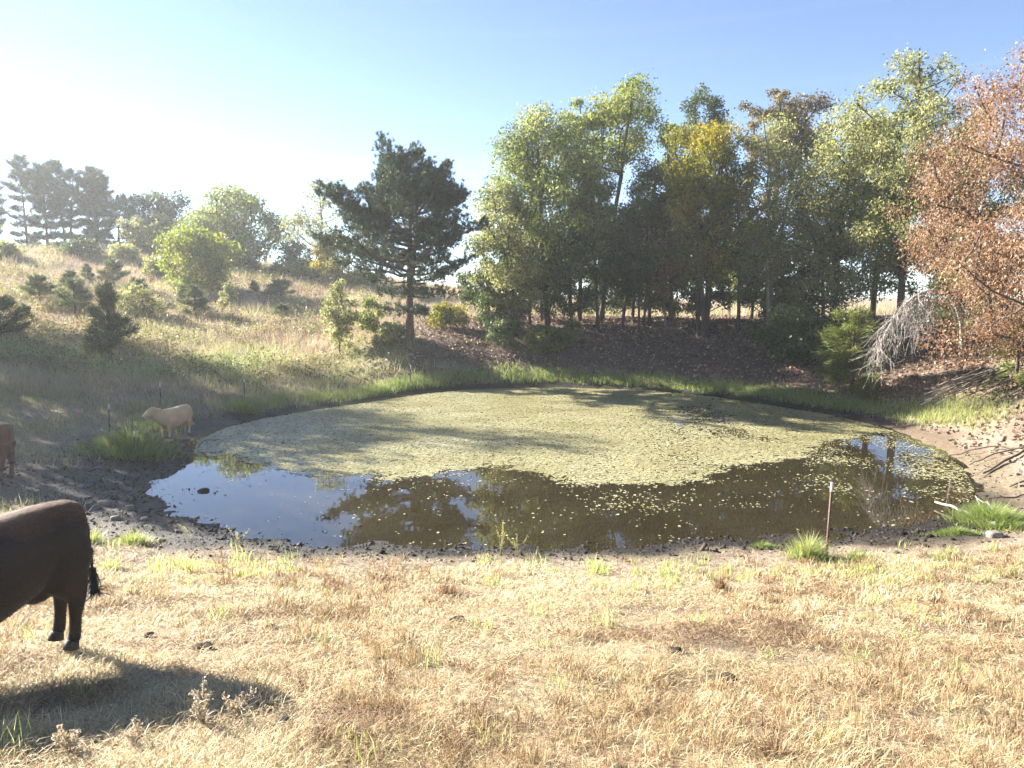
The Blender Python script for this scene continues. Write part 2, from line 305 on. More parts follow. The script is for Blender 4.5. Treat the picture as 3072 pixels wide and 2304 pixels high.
V = np.stack([px_[:,None]+np.cos(ang)*rr, py_[:,None]+np.sin(ang)*rr, zc[:,None]+np.clip((np.cos(ang)*tl[:,:1]+np.sin(ang)*tl[:,1:])*rr, -.003, .05)], -1).reshape(-1,3)
tp = np.clip(.62+.38*fbm(px_*.5, py_*.9, 33, 4)+r.normal(0,.17,n)-.25*sstep(6,12,px_)*r.random(n), 0, 1)
m_pad = leaf_mat("floating_leaf", [(0,(.12,.085,.04)),(.2,(.25,.215,.09)),(.5,(.42,.39,.20)),(.8,(.55,.52,.33)),(1,(.64,.60,.44))], trans=.12, rough=.33, spec=.6)
pads = obj("floating_pondweed", mesh_of("floating_pondweed", V, None, None, np.arange(n*K).reshape(n,K), tint=np.repeat(tp,K), mats=[m_pad]))
cxx, cyy = np.meshgrid(np.arange(-10.6, 13.4, .11), np.arange(17.2, 37.0, .11)); cxx = cxx.ravel(); cyy = cyy.ravel(); r = rng(22)
cc = pad_cover(cxx, cyy); kk = (shore_d(cxx, cyy) < -.15) & (cc > .35) & (r.random(len(cxx)) < sstep(.35,.9,cc)*.93); cxx, cyy = cxx[kk], cyy[kk]; nf = len(cxx)
aa = np.pi/4+np.arange(4)*np.pi/2+r.uniform(0,6.28,nf)[:,None]; fr_ = r.uniform(.05,.12,(nf,4)); FV = np.stack([cxx[:,None]+np.cos(aa)*fr_+r.normal(0,.03,(nf,1)), cyy[:,None]+np.sin(aa)*fr_+r.normal(0,.03,(nf,1)), np.broadcast_to(r.uniform(.0025,.0095,(nf,1)),(nf,4))], -1).reshape(-1,3)
m_scum, nt, out = mat("pond_scum"); l = nt.links.new; tcs = node(nt, "ShaderNodeTexCoord"); na = node(nt, "ShaderNodeTexNoise", Scale=26, Detail=5, Roughness=.7); nb_ = node(nt, "ShaderNodeTexNoise", Scale=.7, Detail=5); l(tcs.outputs['Object'], na.inputs['Vector']); l(tcs.outputs['Object'], nb_.inputs['Vector'])
sa = ramp(nt, [(.34,(.06,.05,.025)),(.45,(.30,.275,.145)),(.60,(.47,.445,.26)),(.75,(.57,.54,.37))], na.outputs['Fac']); sb_ = ramp(nt, [(.35,(.72,.70,.62)),(.65,(1,1,.9))], nb_.outputs['Fac']); sm_ = node(nt, "ShaderNodeMix", data_type='RGBA', blend_type='MULTIPLY'); sm_.inputs['Factor'].default_value = 1; l(sa.outputs['Color'], sm_.inputs['A']); l(sb_.outputs['Color'], sm_.inputs['B'])
ps = node(nt, "ShaderNodeBsdfPrincipled", Roughness=.45); ps.inputs['Specular IOR Level'].default_value = .4; bs = node(nt, "ShaderNodeBump", Strength=.5, Distance=.02); l(na.outputs['Fac'], bs.inputs['Height']); l(bs.outputs['Normal'], ps.inputs['Normal']); l(sm_.outputs['Result'], ps.inputs['Base Color']); l(ps.outputs[0], out.inputs['Surface'])
tag(obj("pond_scum", mesh_of("pond_scum", FV, np.arange(nf*4).reshape(nf,4), mats=[m_scum])), "ragged olive tan film between the floating leaves", "pond scum", kind='stuff')
tag(pads, "mat of small yellow green floating leaves covering the pond", "pondweed", kind='stuff')
# ================================================================= mud clods and leaf litter
r = rng(3); protos = [lump(r, (1,.8,.5), 1.0, 1) for _ in range(9)]
N = 150000; x, y = r.uniform(-16, 14, N), r.uniform(11, 30, N); d = shore_d(x, y); w = mud_width(x, y)
bars = (d > -1.5) & (d < 0) & (fbm(x*.9, y*2.2, 77, 3) > .22+.12*np.maximum(-d,0)) & (x < -2) & (y < 19); k = (d > -.25) & (d < w*1.5) & (r.random(N) < np.exp(-(np.maximum(d,0)/w)**2*1.2)*np.where(y < 23, .8, .25)*np.where((y < 15.6) & (x > -5), 1.1, .8)*np.where(x > 10.5, .35, 1)); k |= bars & (r.random(N) < .8); x, y = x[k], y[k]; n = len(x)
s = np.exp(r.normal(-4.05, .5, n)); P = np.stack([x, y, np.maximum(zf(x, y), -.02)-s*.05], 1)
dd = shore_d(x, y); g = scatter_meshes(r, protos, P, r.uniform(0,6.3,n), s, .6)
m_clod, nt, out = mat("wet_mud"); at = node(nt, "ShaderNodeAttribute", attribute_name='tint'); rc = ramp(nt, [(0,(.009,.007,.006)),(.55,(.024,.018,.014)),(1,(.075,.058,.045))], at.outputs['Fac'])
p = node(nt, "ShaderNodeBsdfPrincipled", Roughness=.75); p.inputs['Specular IOR Level'].default_value = .2; nt.links.new(rc.outputs['Color'], p.inputs['Base Color']); nt.links.new(p.outputs[0], out.inputs['Surface'])
clods = obj("mud_clods", g.mesh("mud_clods", m_clod)); tag(clods, "dark trampled mud clods along the waterline", "mud", kind='stuff')
r = rng(4); N = 90000; x, y = r.uniform(-8, 24, N), r.uniform(15, 52, N); _, mm, _, li = zones(x, y)
k = (shore_d(x, y) > .25) & (r.random(N) < li*(1-mm)*.55*np.clip(45/(y+5),.5,1.3)); x, y = x[k], y[k]; n = len(x)
V, Q, t = leaves(r, np.stack([x, y, zf(x,y)+r.uniform(.005,.05,n)], 1), r.uniform(.10,.2,n), .65, .0, r.random(n))
m_lit = leaf_mat("fallen_leaves", [(0,(.09,.055,.04)),(.4,(.19,.12,.085)),(.75,(.31,.21,.15)),(1,(.46,.35,.27))], trans=.1, rough=.7, spec=.2)
tag(obj("leaf_litter", mesh_of("leaf_litter", V, Q, tint=t, mats=[m_lit])), "brown fallen oak leaves strewn over the shaded bank", "leaf litter", kind='stuff')
# ================================================================= grass
STRAW = [(0,(.16,.092,.055)),(.25,(.30,.20,.115)),(.5,(.46,.36,.21)),(.8,(.60,.51,.325)),(1,(.74,.67,.48))]
m_straw = leaf_mat("dry_grass", STRAW, trans=.28, rough=.6, spec=.25)
m_green = leaf_mat("green_grass", [(0,(.18,.17,.06)),(.35,(.18,.23,.07)),(.7,(.28,.37,.10)),(1,(.48,.47,.24))], trans=.45, rough=.45)
m_hill = leaf_mat("hill_grass", [(0,(.22,.15,.11)),(.35,(.40,.31,.22)),(.6,(.50,.43,.28)),(.8,(.42,.42,.20)),(1,(.28,.34,.14))], trans=.35, rough=.6)
def field_points(r, n, ymin, ymax, power=1.0, half=.74):
    """ground points in front of the viewer, denser near by"""
    u = r.random(n); y = (ymin**(1-power)+u*(ymax**(1-power)-ymin**(1-power)))**(1/(1-power)) if power != 1 else ymin*(ymax/ymin)**u
    return r.uniform(-half, half, n)*(y+1.0), y
r = rng(7); g = Geo()
# matted straw
x, y = field_points(r, 270000, 3.7, 14.5, 1.0); d, mm, bb, _ = zones(x, y); keepp = r.random(len(x)) < np.clip(1-mm*1.3-bb*.75, .0, 1)*(.25+.75*sstep(-.36,.0,fbm(x*1.1+4,y*1.1,53,4)))*(1-.8*patch(x, y)); x, y = x[keepp], y[keepp]; n = len(x)
cl = fbm(x*1.4, y*1.4, 51, 4); cb = fbm(x*.45, y*.45, 57, 3); swirl = fbm(x*.9, y*.9, 61, 2)*6+.6
lean = np.clip(.82-.35*sstep(-.1,.5,cl)+r.normal(0,.16,n), .1, 1.0)
ti = np.clip(.64+.30*cb+.18*cl-.38*sstep(.05,.45,fbm(x*.9+9,y*.9,71,3))+r.normal(0,.20,n), 0, 1)
P = np.stack([x, y, zf(x, y)+r.uniform(-.01,.035,n)], 1)
g.add(*blades(r, P, r.uniform(.05,.17,n)*(1+.3*cl), .0045*np.clip(y/5,1,2.6)*r.uniform(.7,1.5,n), lean, swirl+r.normal(0,2.0,n), .7, ti))
# upright dry tufts
tx, ty = field_points(r, 1500, 3.8, 13.2, 1.0); k = fbm(tx*.5,ty*.5,81,3) > -.12; tx, ty = tx[k], ty[k]; M = 34
x = np.repeat(tx, M)+r.normal(0,.06,len(tx)*M); y = np.repeat(ty, M)+r.normal(0,.06,len(tx)*M); n = len(x); tt = np.repeat(r.uniform(.05,.7,len(tx)), M); hh = np.repeat(r.uniform(.07,.22,len(tx)), M)
_, mm, bb, _ = zones(x, y); k = r.random(n) > mm+bb*.6; x, y, tt, hh = x[k], y[k], tt[k], hh[k]; n = len(x)
g.add(*blades(r, np.stack([x, y, zf(x,y)-.01], 1), hh*r.uniform(.6,1.3,n), .0045*np.clip(y/5,1,2.6)*r.uniform(.8,1.4,n), np.abs(r.normal(.22,.16,n)), None, .6, np.clip(tt+r.normal(0,.12,n),0,1)))
tag(obj("dry_grass", g.mesh("dry_grass", m_straw)), "matted straw coloured dry grass across the near pasture", "grass", kind='stuff')
# green blades: near shore band, weedy fringe
r = rng(8); g = Geo()
tx, ty = field_points(r, 2600, 4.5, 14.3, .6); band = np.exp(-((ty-12.0)/1.4)**2); k = r.random(len(tx)) < .02+.55*band*sstep(-.2,.25,fbm(tx*.7,ty*.7,91,3)); tx, ty = tx[k], ty[k]; M = 26
x = np.repeat(tx, M)+r.normal(0,.09,len(tx)*M); y = np.repeat(ty, M)+r.normal(0,.09,len(tx)*M); n = len(x); _, mm, bb, _ = zones(x, y); hh = np.repeat(r.uniform(.08,.26,len(tx)), M); k = r.random(n) > mm*1.1; x, y, hh = x[k], y[k], hh[k]; n = len(x)
g.add(*blades(r, np.stack([x, y, zf(x,y)-.01], 1), hh*r.uniform(.6,1.4,n), .006*np.clip(y/6,1,2.2)*r.uniform(.7,1.3,n), np.abs(r.normal(.14,.12,n)), None, .5, np.clip(r.normal(.9,.14,n),0,1)))
# fringe round the far and right shore
N = 420000; x, y = r.uniform(-13, 18, N), r.uniform(20, 40, N); d = shore_d(x, y); n1 = fbm(x*.5,y*.5,95,3)
far = sstep(-9.5,-5.5,x)*sstep(28,32,y+.5*np.maximum(x-9,0)*1.6)
fr = 1.35*far*np.exp(-((d-1.05-n1*.35)/.55)**2)+np.exp(-(((x-15.0)/1.25)**2+((y-25.6)/1.9)**2)*1.6)*1.1*sstep(.9,1.5,d)+sstep(23,26,y)*(x<-7)*np.exp(-((d-1.6)/.8)**2)*sstep(-.1,.3,n1)*.8
k = (d > .4) & (r.random(N) < fr*.72); x, y = x[k], y[k]; n = len(x)
hh = r.uniform(.16,.46,n)*(1+.5*fbm(x*1.2,y*1.2,97,2))
g.add(*blades(r, np.stack([x, y, zf(x,y)-.02], 1), hh, r.uniform(.012,.024,n), np.abs(r.normal(.15,.13,n)), None, .6, np.clip(r.normal(.70,.2,n)+.2*sstep(12,14.5,x),0,1), simple=True))
tag(obj("green_grass", g.mesh("green_grass", m_green)), "fresh green grass fringing the pond and dotting the near bank", "grass", kind='stuff')
# hillside grass
r = rng(9); g = Geo(); N = 62000; y = 27+r.random(N)**1.25*66; x = r.uniform(-.80, .12, N)*(y+2); d, mm, bb, li = zones(x, y)
k = (d > 1.4) & (r.random(N) < (1-li)*(1-mm*.9)*(1-.6*np.exp(-(((x+14)/5)**2+((y-27)/6)**2)))*(.35+.65*sstep(-.35,.15,fbm(x*.35,y*.35,99,3)))); x, y = x[k], y[k]; n0 = len(x); M = 5
zone = np.exp(-((y-36-.18*(x+12))/5.5)**2)*sstep(-30,-14,x)       # greener foot of the slope
tt = np.clip(.40+.42*zone+.55*fbm(x*.3,y*.3,101,4)+r.normal(0,.12,n0),0,1); hh = r.uniform(.25,.8,n0)*(1+.9*fbm(x*.6,y*.6,103,3))
x = np.repeat(x,M)+r.normal(0,.16,n0*M); y = np.repeat(y,M)+r.normal(0,.16,n0*M); n = len(x)
g.add(*blades(r, np.stack([x,y,zf(x,y)-.03],1), np.repeat(hh,M)*r.uniform(.6,1.3,n), .0016*np.clip(y,26,60)*r.uniform(.5,1.1,n)*.5, np.abs(r.normal(.25,.2,n)), None, .6, np.clip(np.repeat(tt,M)+r.normal(0,.12,n),0,1), simple=True))
# trampled left flat and far field beyond the wood
N = 30000; x, y = r.uniform(-24,-9,N), r.uniform(13,30,N); d, mm, bb, li = zones(x,y); k = (r.random(N) < (1-mm)*(1-bb*.6)*sstep(-.25,.25,fbm(x*.4,y*.4,107,3))); x, y = x[k], y[k]; n0 = len(x); x = np.repeat(x,5)+r.normal(0,.08,n0*5); y = np.repeat(y,5)+r.normal(0,.08,n0*5); n = len(x)
g.add(*blades(r, np.stack([x,y,zf(x,y)-.02],1), r.uniform(.10,.32,n), r.uniform(.010,.02,n), np.abs(r.normal(.3,.2,n)), None, .6, np.clip(r.normal(.62,.3,n),0,1), simple=True))
N = 9000; x, y = r.uniform(-6,40,N), r.uniform(48,80,N); n = N; g.add(*blades(r, np.stack([x,y,zf(x,y)-.02],1), r.uniform(.3,.7,n), r.uniform(.03,.06,n), np.abs(r.normal(.25,.2,n)), None, .6, np.clip(r.normal(.5,.25,n),0,1), simple=True))
tag(obj("hill_grass", g.mesh("hill_grass", m_hill)), "tall pinkish dry grass over the rough hillside", "grass", kind='stuff')
# ================================================================= trees
m_bark = rough_mat("bark_dark", [(.3,(.035,.026,.02)),(.55,(.09,.07,.055)),(.75,(.17,.14,.115))], 7, 6, .9, .7, (4,4,1))
m_bark_grey = rough_mat("bark_grey", [(.3,(.10,.085,.07)),(.55,(.22,.19,.16)),(.75,(.34,.31,.27))], 6, 6, .9, .5, (4,4,1))
m_bark_pine = rough_mat("bark_pine", [(.3,(.045,.03,.024)),(.55,(.12,.08,.06)),(.75,(.22,.15,.115))], 8, 6, .9, .8, (3,3,1))
G_OAK = leaf_mat("leaf_oak_green", [(0,(0.084,0.102,0.0336)),(.4,(0.156,0.192,0.054)),(.75,(0.264,0.288,0.096)),(1,(0.444,0.42,0.18))], .5)
G_DARK = leaf_mat("leaf_dark_green", [(0,(0.0338,0.0513,0.0216)),(.5,(0.0702,0.101,0.0338)),(1,(0.162,0.189,0.0675))], .35)
G_YEL = leaf_mat("leaf_yellow_green", [(0,(.08,.10,.02)),(.4,(.16,.17,.03)),(.75,(.28,.24,.045)),(1,(.42,.29,.06))], .48)
G_LIME = leaf_mat("leaf_lime", [(0,(.10,.13,.025)),(.5,(.20,.23,.045)),(1,(.36,.35,.08))], .5)
G_PALE = leaf_mat("leaf_pale_green", [(0,(0.123,0.134,0.056)),(.5,(0.246,0.258,0.106)),(1,(0.448,0.426,0.224))], .5)
G_BROWN = leaf_mat("leaf_olive_brown", [(0,(0.0945,0.0675,0.0338)),(.5,(0.176,0.149,0.0675)),(1,(0.297,0.243,0.121))], .35)
G_RED = leaf_mat("leaf_red_oak", [(0,(.11,.06,.036)),(.4,(.24,.14,.085)),(.75,(.37,.245,.155)),(1,(.50,.39,.27))], .38, .5, .35)
G_PINE = leaf_mat("needle_pine", [(0,(.022,.038,.018)),(.5,(.045,.07,.03)),(1,(.10,.13,.055))], .25)
G_CEDAR = leaf_mat("needle_cedar", [(0,(0.054,0.0696,0.0336)),(.5,(0.108,0.132,0.06)),(1,(0.204,0.228,0.102))], .3)
G_CEDARY = leaf_mat("needle_cedar_bright", [(0,(.07,.09,.025)),(.5,(.14,.165,.045)),(1,(.26,.28,.09))], .35)
def pick_clumps(r, n, prof, hb, H, skew, gap=.8, inner=.35):
    """clump centres inside a crown whose radius follows prof (fraction of height -> radius)"""
    out = []; tries = 0; size = gap; lob = r.uniform(0,6.28,2)
    while len(out) < n and tries < n*40:
        tries += 1; t = r.random(); R = np.interp(t, *prof)
        if r.random() > R/max(prof[1])*.8+.2: continue
        a = r.uniform(0, 6.283); R *= 1+.22*math.sin(2*a+lob[0]+5*t)+.16*math.sin(3*a+lob[1]-9*t); q = max(inner, r.random()**.45)*R*r.uniform(.8,1.1)
        c = np.array([math.cos(a)*q+skew[0]*t, math.sin(a)*q+skew[1]*t, hb+(H-hb)*t])
        if tries < n*25 and any(np.abs(c-o).max() < size*.62 and np.linalg.norm(c-o) < size*.62 for o in out): continue
        out.append(c)
    return np.array(out)
def branching(r, trunk, C, tip=.012, base_r=.15, wob=.12):
    """limbs that join clump centres to the nearest suitable wood; pipe-model radii"""
    nodes = [p for p in trunk]; par = [-1]+list(range(len(trunk)-1)); order = np.argsort(np.hypot(C[:,0]-np.interp(C[:,2], trunk[:,2], trunk[:,0]), C[:,1]-np.interp(C[:,2], trunk[:,2], trunk[:,1])))
    for i in order:
        c = C[i]; A = np.array(nodes); v = c-A; dist = np.linalg.norm(v, axis=1); hor = np.hypot(v[:,0], v[:,1])
        j = int(np.argmin(dist+np.maximum(0, hor*.45-v[:,2])*1.1)); a = A[j]; L = dist[j]; k = max(2, min(5, int(L/.5))); last = j
        for s in range(1, k+1):
            f = s/k; p = a+(c-a)*f; p[2] -= .12*L*math.sin(f*math.pi)*.5; p += r.normal(0, wob*.25, 3)*(s < k)
            nodes.append(p); par.append(last); last = len(nodes)-1
    P = np.array(nodes); n = len(P); area = np.zeros(n); kids = np.zeros(n, int)
    for i in range(n): 
        if par[i] >= 0: kids[par[i]] += 1
    for i in range(n-1, -1, -1):
        if kids[i] == 0: area[i] = tip**2.2
        if par[i] >= 0: area[par[i]] += area[i]
    R = area**(1/2.2); R *= base_r/R[0]; R = np.maximum(R, tip*.7)
    for i in range(len(trunk)): R[i] = max(R[i], base_r*(1-.93*i/(len(trunk)-1)))
    R[0] *= 1.25
    g = Geo(); e = np.array([i for i in range(n) if par[i] >= 0]); p = np.array(par)[e]; a, b = P[p], P[e]; ra, rb = R[p], R[e]
    ra = np.where(e >= len(trunk), np.minimum(ra, rb*1.5), ra)
    t = unit(b-a); ref = np.where(np.abs(t[:,2:3]) > .9, np.array([[1.,0,0]]), np.array([[0,0,1.]])); u = unit(np.cross(t, ref)); w = np.cross(t, u); k = 6; an = np.arange(k)*2*np.pi/k
    ring = u[:,None]*np.cos(an)[None,:,None]+w[:,None]*np.sin(an)[None,:,None]
    V = np.concatenate([a[:,None]-t[:,None]*ra[:,None,None]*.3+ring*ra[:,None,None], b[:,None]+t[:,None]*rb[:,None,None]*.2+ring*rb[:,None,None]], 1).reshape(-1,3)
    j = np.arange(k); f = np.stack([j, (j+1)%k, k+(j+1)%k, k+j], 1); g.add(V, (np.arange(len(e))[:,None,None]*2*k+f[None]).reshape(-1,4)); return g
def trunk_line(r, H, lean=(0,0), n=9, wob=.12, root=.25):
    t = np.linspace(0, 1, n); w = np.cumsum(r.normal(0, wob, (n,2)), 0)*t[:,None]
    return np.stack([lean[0]*t**1.2+w[:,0], lean[1]*t**1.2+w[:,1], -root+(H+root)*t], 1)
def crown_leaves(r, C, total, size, rc, droop=.5, flat=.75, loose=.12):
    m = r.lognormal(0, .6, len(C)); cnt = np.maximum(8, (m/m.sum()*total)).astype(int); i = np.repeat(np.arange(len(C)), cnt); n = len(i)
    off = r.normal(0, 1, (n,3)); off = unit(off)*(r.random(n)**.5)[:,None]*1.25; off[:,2] *= flat
    far = r.random(n) < loose; off[far] *= r.uniform(1,1.7,(far.sum(),1)); sc = (rc*(m**.33))[i]
    cc = r.normal(.5, .16, len(C))[i]; ti = np.clip(cc+r.normal(0,.2,n), 0, 1)
    return leaf_tris(r, C[i]+off*sc[:,None], size*r.uniform(.65,1.35,n), .62, droop, ti, unit(off))
OVAL = ([0,.12,.35,.6,.82,1],[.45,.8,1,.95,.65,.18]); TALL = ([0,.2,.5,.75,1],[.55,.85,1,.85,.25]); TOPPY = ([0,.3,.6,.85,1],[.3,.5,.9,1,.4]); ROUND = ([0,.1,.3,.6,.85,1],[.6,.9,1,.95,.7,.25])
def broadleaf(name, label, cat, x, y, H, hb, R, prof, leafm, seed, n=70, total=14000, size=.17, rc=None, lean=(0,0), tr=.14, bark=None, group=None, droop=.5, skew=None, stems=1, inner=.3, parts=('trunk','crown'), gap=None, base=None, loose=.12, dense=1.0, fine=1.0):
    r = rng(seed); root = thing(name, label, cat, base or on(x, y), 0, group); skew = skew or lean; pf = (prof[0], [v*R for v in prof[1]])
    rc = rc or (R*.215 if R > 1.8 else R*.30); C = pick_clumps(r, n, pf, hb, H-rc*.6, skew, gap or rc*1.9, inner); gw = Geo()
    for s in range(stems):
        ln = lean if stems == 1 else (lean[0]+R*.45*math.cos(s*6.283/stems+seed), lean[1]+R*.45*math.sin(s*6.283/stems+seed))
        tl = trunk_line(r, (H-rc)*(1 if s == 0 else r.uniform(.75,.95)), ln); tl[:,:2] += (np.array([math.cos(s*2.4), math.sin(s*2.4)])*tr*1.2*(stems > 1))
        sub = C[s::stems]; b = branching(r, tl, sub, .011, tr*(1 if stems == 1 else .72)); gw.add(b.V[0], b.Q[0])
    obj(parts[0], gw.mesh(parts[0], bark or m_bark, smooth=True), root)
    V, T, t = crown_leaves(r, C, int(total*dense), size*fine, rc, droop, loose=loose); obj(parts[1], mesh_of(parts[1], V, None, T, tint=t, mats=[leafm]), root); return root
def needle_tufts(r, P, D, m, ln, wd):
    """bundles of needles at P pointing along D"""
    n = len(P); i = np.repeat(np.arange(n), m); d = unit(D[i]*.7+r.normal(0,.62,(n*m,3))); s = unit(np.cross(d, r.normal(size=(n*m,3))))*wd*.5; L_ = (ln*r.uniform(.6,1.15,n*m))[:,None]
    o = P[i]-D[i]*(r.random(n*m)*ln*.6)[:,None]; V = np.stack([o-s, o+s, o+d*L_], 1).reshape(-1,3); ti = np.clip(np.repeat(r.normal(.5,.2,n), m)+r.normal(0,.12,n*m), 0, 1); return V, np.arange(n*m*3).reshape(-1,3), np.repeat(ti, 3)
def pine(name, label, x, y, H, hb, prof, seed, step=.42, nl=4, tuft=36, ln=.24, wd=.022, tr=.2, fork=None, skew=(0,0), group=None, dens=1.0, base=None, up=(.02,.75), fine=False):
    r = rng(seed); root = thing(name, label, 'pine tree', base or on(x, y), 0, group); gw = Geo(); TP = []; TD = []
    tl = trunk_line(r, H*.97, skew, 14, .05); rad = tr*(1-.9*np.linspace(0,1,14)**.9); rad[0] *= 1.35; gw.add(*tube(tl, rad, 9))
    trunks = [tl]
    if fork:
        z0, off, top = fork; f = np.linspace(0,1,9); b = np.array([np.interp(z0, tl[:,2], tl[:,0]), np.interp(z0, tl[:,2], tl[:,1]), z0])
        t2 = b+np.stack([off[0]*np.sin(f*1.5), off[1]*f, (top-z0)*f], 1); gw.add(*tube(t2, tr*.62*(1-.85*f), 8)); trunks.append(t2)
    limbs = []
    for ti_, T_ in enumerate(trunks):
        z = max(hb, T_[0,2]+.8); ph = r.uniform(0,6.3)
        while z < T_[-1,2]-.15:
            t = (z-hb)/(H-hb); c = np.array([np.interp(z, T_[:,2], T_[:,0]), np.interp(z, T_[:,2], T_[:,1]), z]); k = max(2, nl+r.integers(-1,2))
            for q in range(k):
                a = ph+q*6.283/k+r.normal(0,.3); dirx = math.cos(a); R = np.interp(t, prof[0], prof[1 if dirx < 0 else 2])*r.uniform(.5,1.12)
                if R < .15: continue
                el_ = up[0]+(up[1]-up[0])*t+r.normal(0,.09); f = np.linspace(0,1,6); d = np.array([math.cos(a)*math.cos(el_), math.sin(a)*math.cos(el_), math.sin(el_)])
                pts = c+d*R*f[:,None]; pts[:,2] += R*.07*(f**2)-R*.05*np.sin(f*3.1); pts[1:-1] += r.normal(0,.04*R**.5,(4,3)); limbs.append((pts, R))
                gw.add(*tube(pts, (.012+.02*R)*(1-.82*f), 5))
            z += step*r.uniform(.7,1.3)*(1.35-.7*t); ph += 1.3
    for pts, R in limbs:
        m = max(3, int(R*(3.4 if fine else 5.2)*dens))
        for s in range(m):
            f = .28+.72*(s+.5)/m; p = np.array([np.interp(f, np.linspace(0,1,6), pts[:,i]) for i in range(3)]); ax = unit(pts[-1]-pts[0]); side = unit(np.cross(ax, [0,0,1.]))*(1 if s%2 else -1)
            L2 = (R*(.30*(1-f)+.07)+.22)*r.uniform(.6,1.3)+.12; d = unit(ax*.75+side*.8+np.array([0,0,r.uniform(.0,.6)])); q = p+d*L2; gw.add(*tube(np.array([p, (p+q)/2+[0,0,-.02], q]), [.012,.009,.006], 4, False))
            if fine:
                for u in range(9): TP.append(q+r.normal(0,.13,3)+d*.05); TD.append(unit(d*.6+np.array([0,0,.6])+r.normal(0,.5,3)))
            kk = max(2, int(L2/(.3 if fine else .12)))
            for u in range(kk): w = .25+.75*(u+.6)/kk; TP.append(p+d*L2*w+r.normal(0,.085,3)); TD.append(unit(d+np.array([0,0,.35])))
        TP.append(pts[-1]); TD.append(unit(pts[-1]-pts[-2]))
    for T_ in trunks: TP.append(T_[-1]); TD.append(np.array([0,0,1.]))
    obj('trunk', gw.mesh('trunk', m_bark_pine, smooth=True), root); V, T, t = needle_tufts(r, np.array(TP), np.array(TD), tuft, ln, wd); obj('crown', mesh_of('crown', V, None, T, tint=t, mats=[G_PINE]), root); return root
def cedar_mesh(seed, H, R, n, ln=.22, wd=.03, shape=1.0, droop=0., m=None):
    r = rng(seed); g = Geo(); tl = trunk_line(r, H*.95, (0,0), 6, .02, .15); gw = Geo(); gw.add(*tube(tl, .03+.02*H*(1-.9*np.linspace(0,1,6)), 6))
    k = int(20+H*9); F = []
    for i in range(k):
        t = r.random()**.8*.95; a = r.uniform(0,6.28); rr = R*((1-t)**shape*.95+.06)*r.uniform(.65,1.15); e = r.uniform(-.1,.35)+t*.7-droop; z = .03*H+t*H*.93
        p0 = np.array([0,0,z]); p1 = p0+np.array([math.cos(a)*rr, math.sin(a)*rr, rr*e]); gw.add(*tube(np.array([p0,(p0+p1)/2+[0,0,-.05*rr],p1]), [.012,.009,.005], 4, False)); F.append((p0,p1,rr))
    w = np.array([f[2] for f in F]); j = r.choice(k, n, p=w/w.sum()); f = (.15+.85*r.random(n)**.7)[:,None]; p0 = np.array([F[q][0] for q in j]); p1 = np.array([F[q][1] for q in j]); ax = unit(p1-p0)
    P = p0+(p1-p0)*f+r.normal(0,.055*R**.6+.02,(n,3)); D = unit(ax+r.normal(0,.55,(n,3))+np.array([0,0,.35-droop])); s = unit(np.cross(D, r.normal(size=(n,3))))*wd*.5; L_ = (ln*r.uniform(.5,1.3,n))[:,None]
    V = np.stack([P-s, P+s, P+D*L_], 1).reshape(-1,3); ti = np.clip(r.normal(.5,.18,k)[j]+r.normal(0,.14,n),0,1)
    return gw.mesh("trunk", m_bark, smooth=True), mesh_of("crown", V, None, np.arange(n*3).reshape(-1,3), tint=np.repeat(ti,3), mats=[m or G_CEDAR])
def cedar(name, label, x, y, meshes, scale, rz, group=None, cat='cedar', dz=0):
    root = thing(name, label, cat, on(x, y, dz), rz, group, scale); obj('trunk', meshes[0], root); obj('crown', meshes[1], root); return root
# ---- the pine by the pond
PINE_PROF = ([0,.07,.18,.29,.45,.64,.8,.93,1],[1.0,1.6,3.9,5.2,4.5,2.9,2.3,1.5,.5],[.8,1.4,2.9,3.2,3.2,2.6,1.9,1.3,.5])
pine('pine_tree', 'tall dark lone pine with forked trunk standing above the pond', -5.2, 39.2, 9.3, 1.6, PINE_PROF, 11, .56, 4, 26, .21, .026, .24, (2.6,(.5,.1),7.6), (-.1,0), up=(-.04,.8), dens=1.1, fine=True)
# ---- wood behind the pond
W = 'trees of the wood on the far bank'
def wood(*a, **k): return broadleaf('wood_tree', a[0], 'tree', *a[1:], group=W, dense=1.5, fine=.82, **k)
wood('broad dark green oak at the pine end of the wood', 2.0, 43.8, 12.2, 2.6, 3.1, OVAL, G_OAK, 21, n=105, total=22464, size=.19, lean=(-.3,0), tr=.19)
wood('lower olive green tree with drooping leaves next to the lone pine', .2, 42.0, 8.2, 1.6, 2.4, OVAL, G_PALE, 22, n=60, total=12168, size=.17, lean=(-.9,0), tr=.13)
wood('slim green tree with two spires behind the broad oak', 4.0, 45.6, 13.0, 4.2, 1.35, TALL, G_OAK, 23, n=58, total=9360, size=.18, tr=.13, lean=(-.1,0))
wood('tall tree leaning over with its crown only at the top', 5.3, 46.2, 14.2, 8.6, 2.1, ROUND, G_LIME, 24, n=80, rc=.5, loose=.35, total=8892, size=.18, lean=(1.9,0), tr=.13)
wood('dark green tree rising behind the yellow maple', 12.3, 50.5, 14.6, 4.5, 2.2, TALL, G_DARK, 25, n=62, total=11232, size=.19, tr=.17)
wood('yellow green maple with many dark stems in mid wood', 10.2, 41.2, 11.2, 3.0, 2.5, TOPPY, G_YEL, 26, n=95, total=15912, size=.16, tr=.17, stems=4, loose=.2)
wood('olive brown oak top rising behind the pale grey stems', 17.0, 51.8, 14.8, 5.2, 1.9, TOPPY, G_BROWN, 27, n=46, total=8424, size=.19, tr=.17)
wood('russet tinged tree top beside the olive brown one', 19.6, 52.2, 14.6, 5.2, 1.8, TOPPY, G_BROWN, 28, n=44, total=7488, size=.19, tr=.16)
